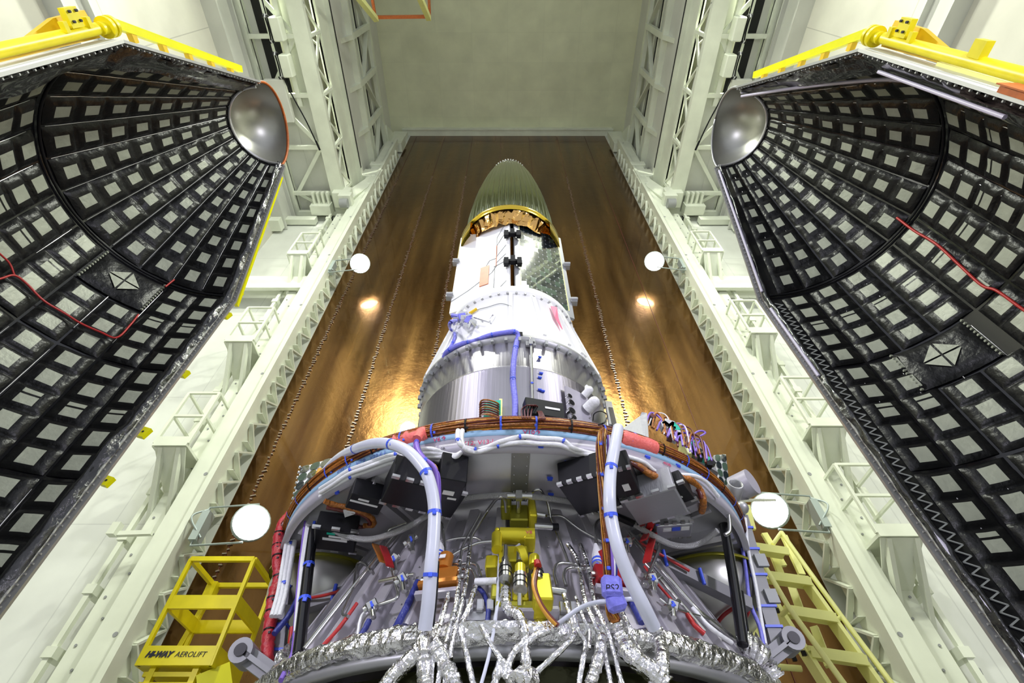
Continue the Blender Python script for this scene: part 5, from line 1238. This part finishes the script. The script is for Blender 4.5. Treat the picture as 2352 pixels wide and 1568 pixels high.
for x in(x0+.10,x1-.16): MB().bx(x,x+.05,y0+.03,y0+.08,-ZO+.3,b0).build('mast_column',Y_,t)
MB().bar((x1-.05,y0+.2,b0),(x1+.10,y0+.25,b0-.28),.3,.25).build('side_arm','yellow',t)
MB().box((-2.86,5.1,-ZO+.16),(.9,.9,.30),bev=.03).build('chassis',Y_,t)
# ================= stair ladder at the lower right =================
t=thing('stair_ladder','steep pale yellow access stair with handrails at the lower right','stairs',(3.6,6.3,-ZO))
Yp='pale_yellow'
tr=[]
def tread(i,l,r,d):
    a=W(l[0],l[1],d);b=W(r[0],r[1],d-.05); MB().bar(a,b,.26,.05).bar(a+V((0,-.12,-.04)),b+V((0,-.12,-.04)),.03,.10).build('tread',Yp,t); return a,b
T=[tread(0,(1722,1258),(1802,1270),6.7),tread(1,(1738,1322),(1852,1338),6.45),tread(2,(1796,1402),(1908,1420),6.25),tread(3,(1849,1497),(1976,1516),6.05)]
z3=T[3][0]
# stringers continue down to the floor
dl=(T[3][0]-T[1][0]); n_=dl/2
a=T[1][0]-n_*1.6; b=T[3][0]
def ext(p,q,zf): d=(q-p); return q+d*((zf-q.z)/d.z)
for s_,(p,q),nm in((0,(T[1][0],T[3][0]),'stringer'),(1,(T[1][1],T[3][1]),'stringer')):
    lo=ext(p,q,-ZO); up=p+(p-q)*.12; MB().bar(up+V((0,-.02,-.08)),lo,.05,.16,up=(0,1,0)).build(nm,Yp,t)
for k in range(1,9):
    aa=T[3][0]+n_*k*.95; 
    if aa.z<-ZO+.1:break
    bb=T[3][1]+n_*k*.95; MB().bar(aa,bb,.26,.05).build('tread',Yp,t)
def rail(p):
    m=MB(); m.tube([W(*q) for q in p],.030,8,smooth=True); m.build('handrail',Yp,t)
rail([(1713,1225,6.3),(1812,1395,5.9),(1937,1568,5.6),(1990,1640,5.5)])
rail([(1795,1222,6.7),(1850,1300,6.45),(1935,1418,6.2),(2047,1568,6.0),(2090,1625,5.9)])
for p,q in(((1812,1395,5.9),(1796,1412,6.1)),((1933,1416,6.2),(1905,1435,6.3)),((1795,1222,6.7),(1775,1250,6.7))): MB().tube([W(*p),W(*q)],.028,8).build('rail_stub',Yp,t)
for q0,q1 in(((1755,1225,7.0),(1800,1300,6.95)),((1800,1230,7.0),(1842,1320,6.9)),((1768,1255,6.9),(1798,1330,6.85)),((1818,1345,6.7),(1845,1420,6.6)),((1870,1440,6.5),(1905,1530,6.4))):
    MB().bar(W(*q0),W(*q1),.09,.05).build('rear_frame',Yp,t)
for q0,q1 in(((1716,1286,6.9),(1745,1288,6.9)),((1745,1356,6.8),(1785,1362,6.8)),((1720,1438,6.6),(1790,1442,6.6)),((1775,1530,6.4),(1840,1535,6.4))): MB().tube([W(*q0),W(*q1)],.035,8).build('cross_tube',Yp,t)
for q0,q1 in(((1712,1160,6.8),(1726,1215,6.8)),((1716,1390,6.7),(1760,1568,6.5)),((1735,1300,7.0),(1760,1370,6.9))): MB().bar(W(*q0),W(*q1),.12,.05).build('rear_leg',Yp,t)
m=MB()
for px,py,d in((1738,1318,6.4),(1752,1349,6.35),(1785,1402,6.15),(1766,1415,6.1),(1846,1500,5.98),(1824,1512,5.95)): m.box(W(px,py,d),(.04,.03,.05))
split(m,'socket_hole','black',t)
# carabiner hanging low right
m=MB(); m.tube([W(x,y,7.66) for x,y in((2236,1527),(2242,1540),(2252,1552),(2256,1548),(2250,1536),(2240,1530))],.012,6,closed=True).tube([W(2215,1500,7.68),W(2237,1528,7.66)],.012,6)
tag(m.build('carabiner','grey'),'small steel carabiner hanging at the lower right wall','carabiner')
# ---------- light ----------
mat('tube_glow',(1,1,1),0,.5,emit=(.97,1,.88),estr=1)
def arealamp(name,loc,aim,size,power,col,lab):
    t=thing(name,lab,'lamp',loc)
    L=bpy.data.lights.new(name,'AREA'); L.shape='DISK'; L.size=size; L.energy=power; L.color=col
    o=bpy.data.objects.new('lamp_bulb',L); COL.objects.link(o); o.parent=t; o['_o']=tuple(loc)
    d=V(aim)-V(loc); o.rotation_euler=d.to_track_quat('-Z','Y').to_euler()
    rot=(-d).to_track_quat('Z','Y').to_matrix()
    MB().lathe([(size/2+.02,-.03),(size/2+.05,0),(size/2+.02,.12),(.12,.4),(.001,.45)],V(loc),20,rot=rot).build('lamp_housing','housing',t)
    lx,ly,lz=loc
    if lz<17: MB().cyl((lx,ly-.45,-ZO),(lx,ly-.45,lz),.06,12).bx(lx-.5,lx+.5,ly-.95,ly+.05,-ZO,-ZO+.05).bar((lx,ly-.45,lz),(lx,ly-.1,lz),.06,.06).build('lamp_mast','housing',t)
    else: MB().bar((lx,ly-.3,lz),(math.copysign(8.24,lx),ly-.3,lz),.12,.12).bar((lx,ly-.3,lz),(lx,ly-.05,lz),.08,.08).build('wall_arm','housing',t)
for sx in(-1,1):
    arealamp('high_flood','' or (sx*6.9,-2.2,18.6),(0,5,3),.9,2500,(.97,1,.86),'high flood lamp behind the camera, %s side'%side(sx))
    arealamp('mid_flood',(sx*4.8,-2.2,15.4),(sx*-1,7,2),.7,700,(.97,1,.88),'flood lamp behind the camera, %s side'%side(sx))
    arealamp('floor_fill',(sx*4.6,-2.5,3.0),(0,4,3.2),.8,170,(.86,.83,1.0),'added stand fill lamp behind the camera, %s side'%side(sx))  # unseen fill lamps added to brighten the stage from the front
w=bpy.data.worlds.new('hall_fill'); scn.world=w; w.use_nodes=True  # even ambient fill, let in through the added front opening
bg=w.node_tree.nodes['Background']; bg.inputs[0].default_value=(.86,.90,1,1); bg.inputs[1].default_value=.55
# ---------- camera ----------
cam=bpy.data.cameras.new('camera'); co=bpy.data.objects.new('camera',cam); COL.objects.link(co); scn.camera=co
cam.sensor_width=36; cam.lens=36*F/2352; cam.clip_start=.05; cam.clip_end=200
cam.shift_x=(1176-CX)/2352
co.location=(0,0,ZO); co.rotation_euler=(R(90)+TH,0,0)
for o in list(scn.objects):
    if o.parent is None and o is not co: o.location.z+=ZO
for o in scn.objects:
    if o.parent is not None and '_o' in o and o.type!='LIGHT': pass
    if '_o' in o: del o['_o']
vs=scn.view_settings; vs.view_transform='Standard'; vs.look='None'; vs.gamma=1; vs.use_curve_mapping=False; vs.exposure=0.35
scn.cycles.use_denoising=True
scn.cycles.max_bounces=8; scn.cycles.diffuse_bounces=4; scn.cycles.glossy_bounces=4; scn.cycles.sample_clamp_indirect=8
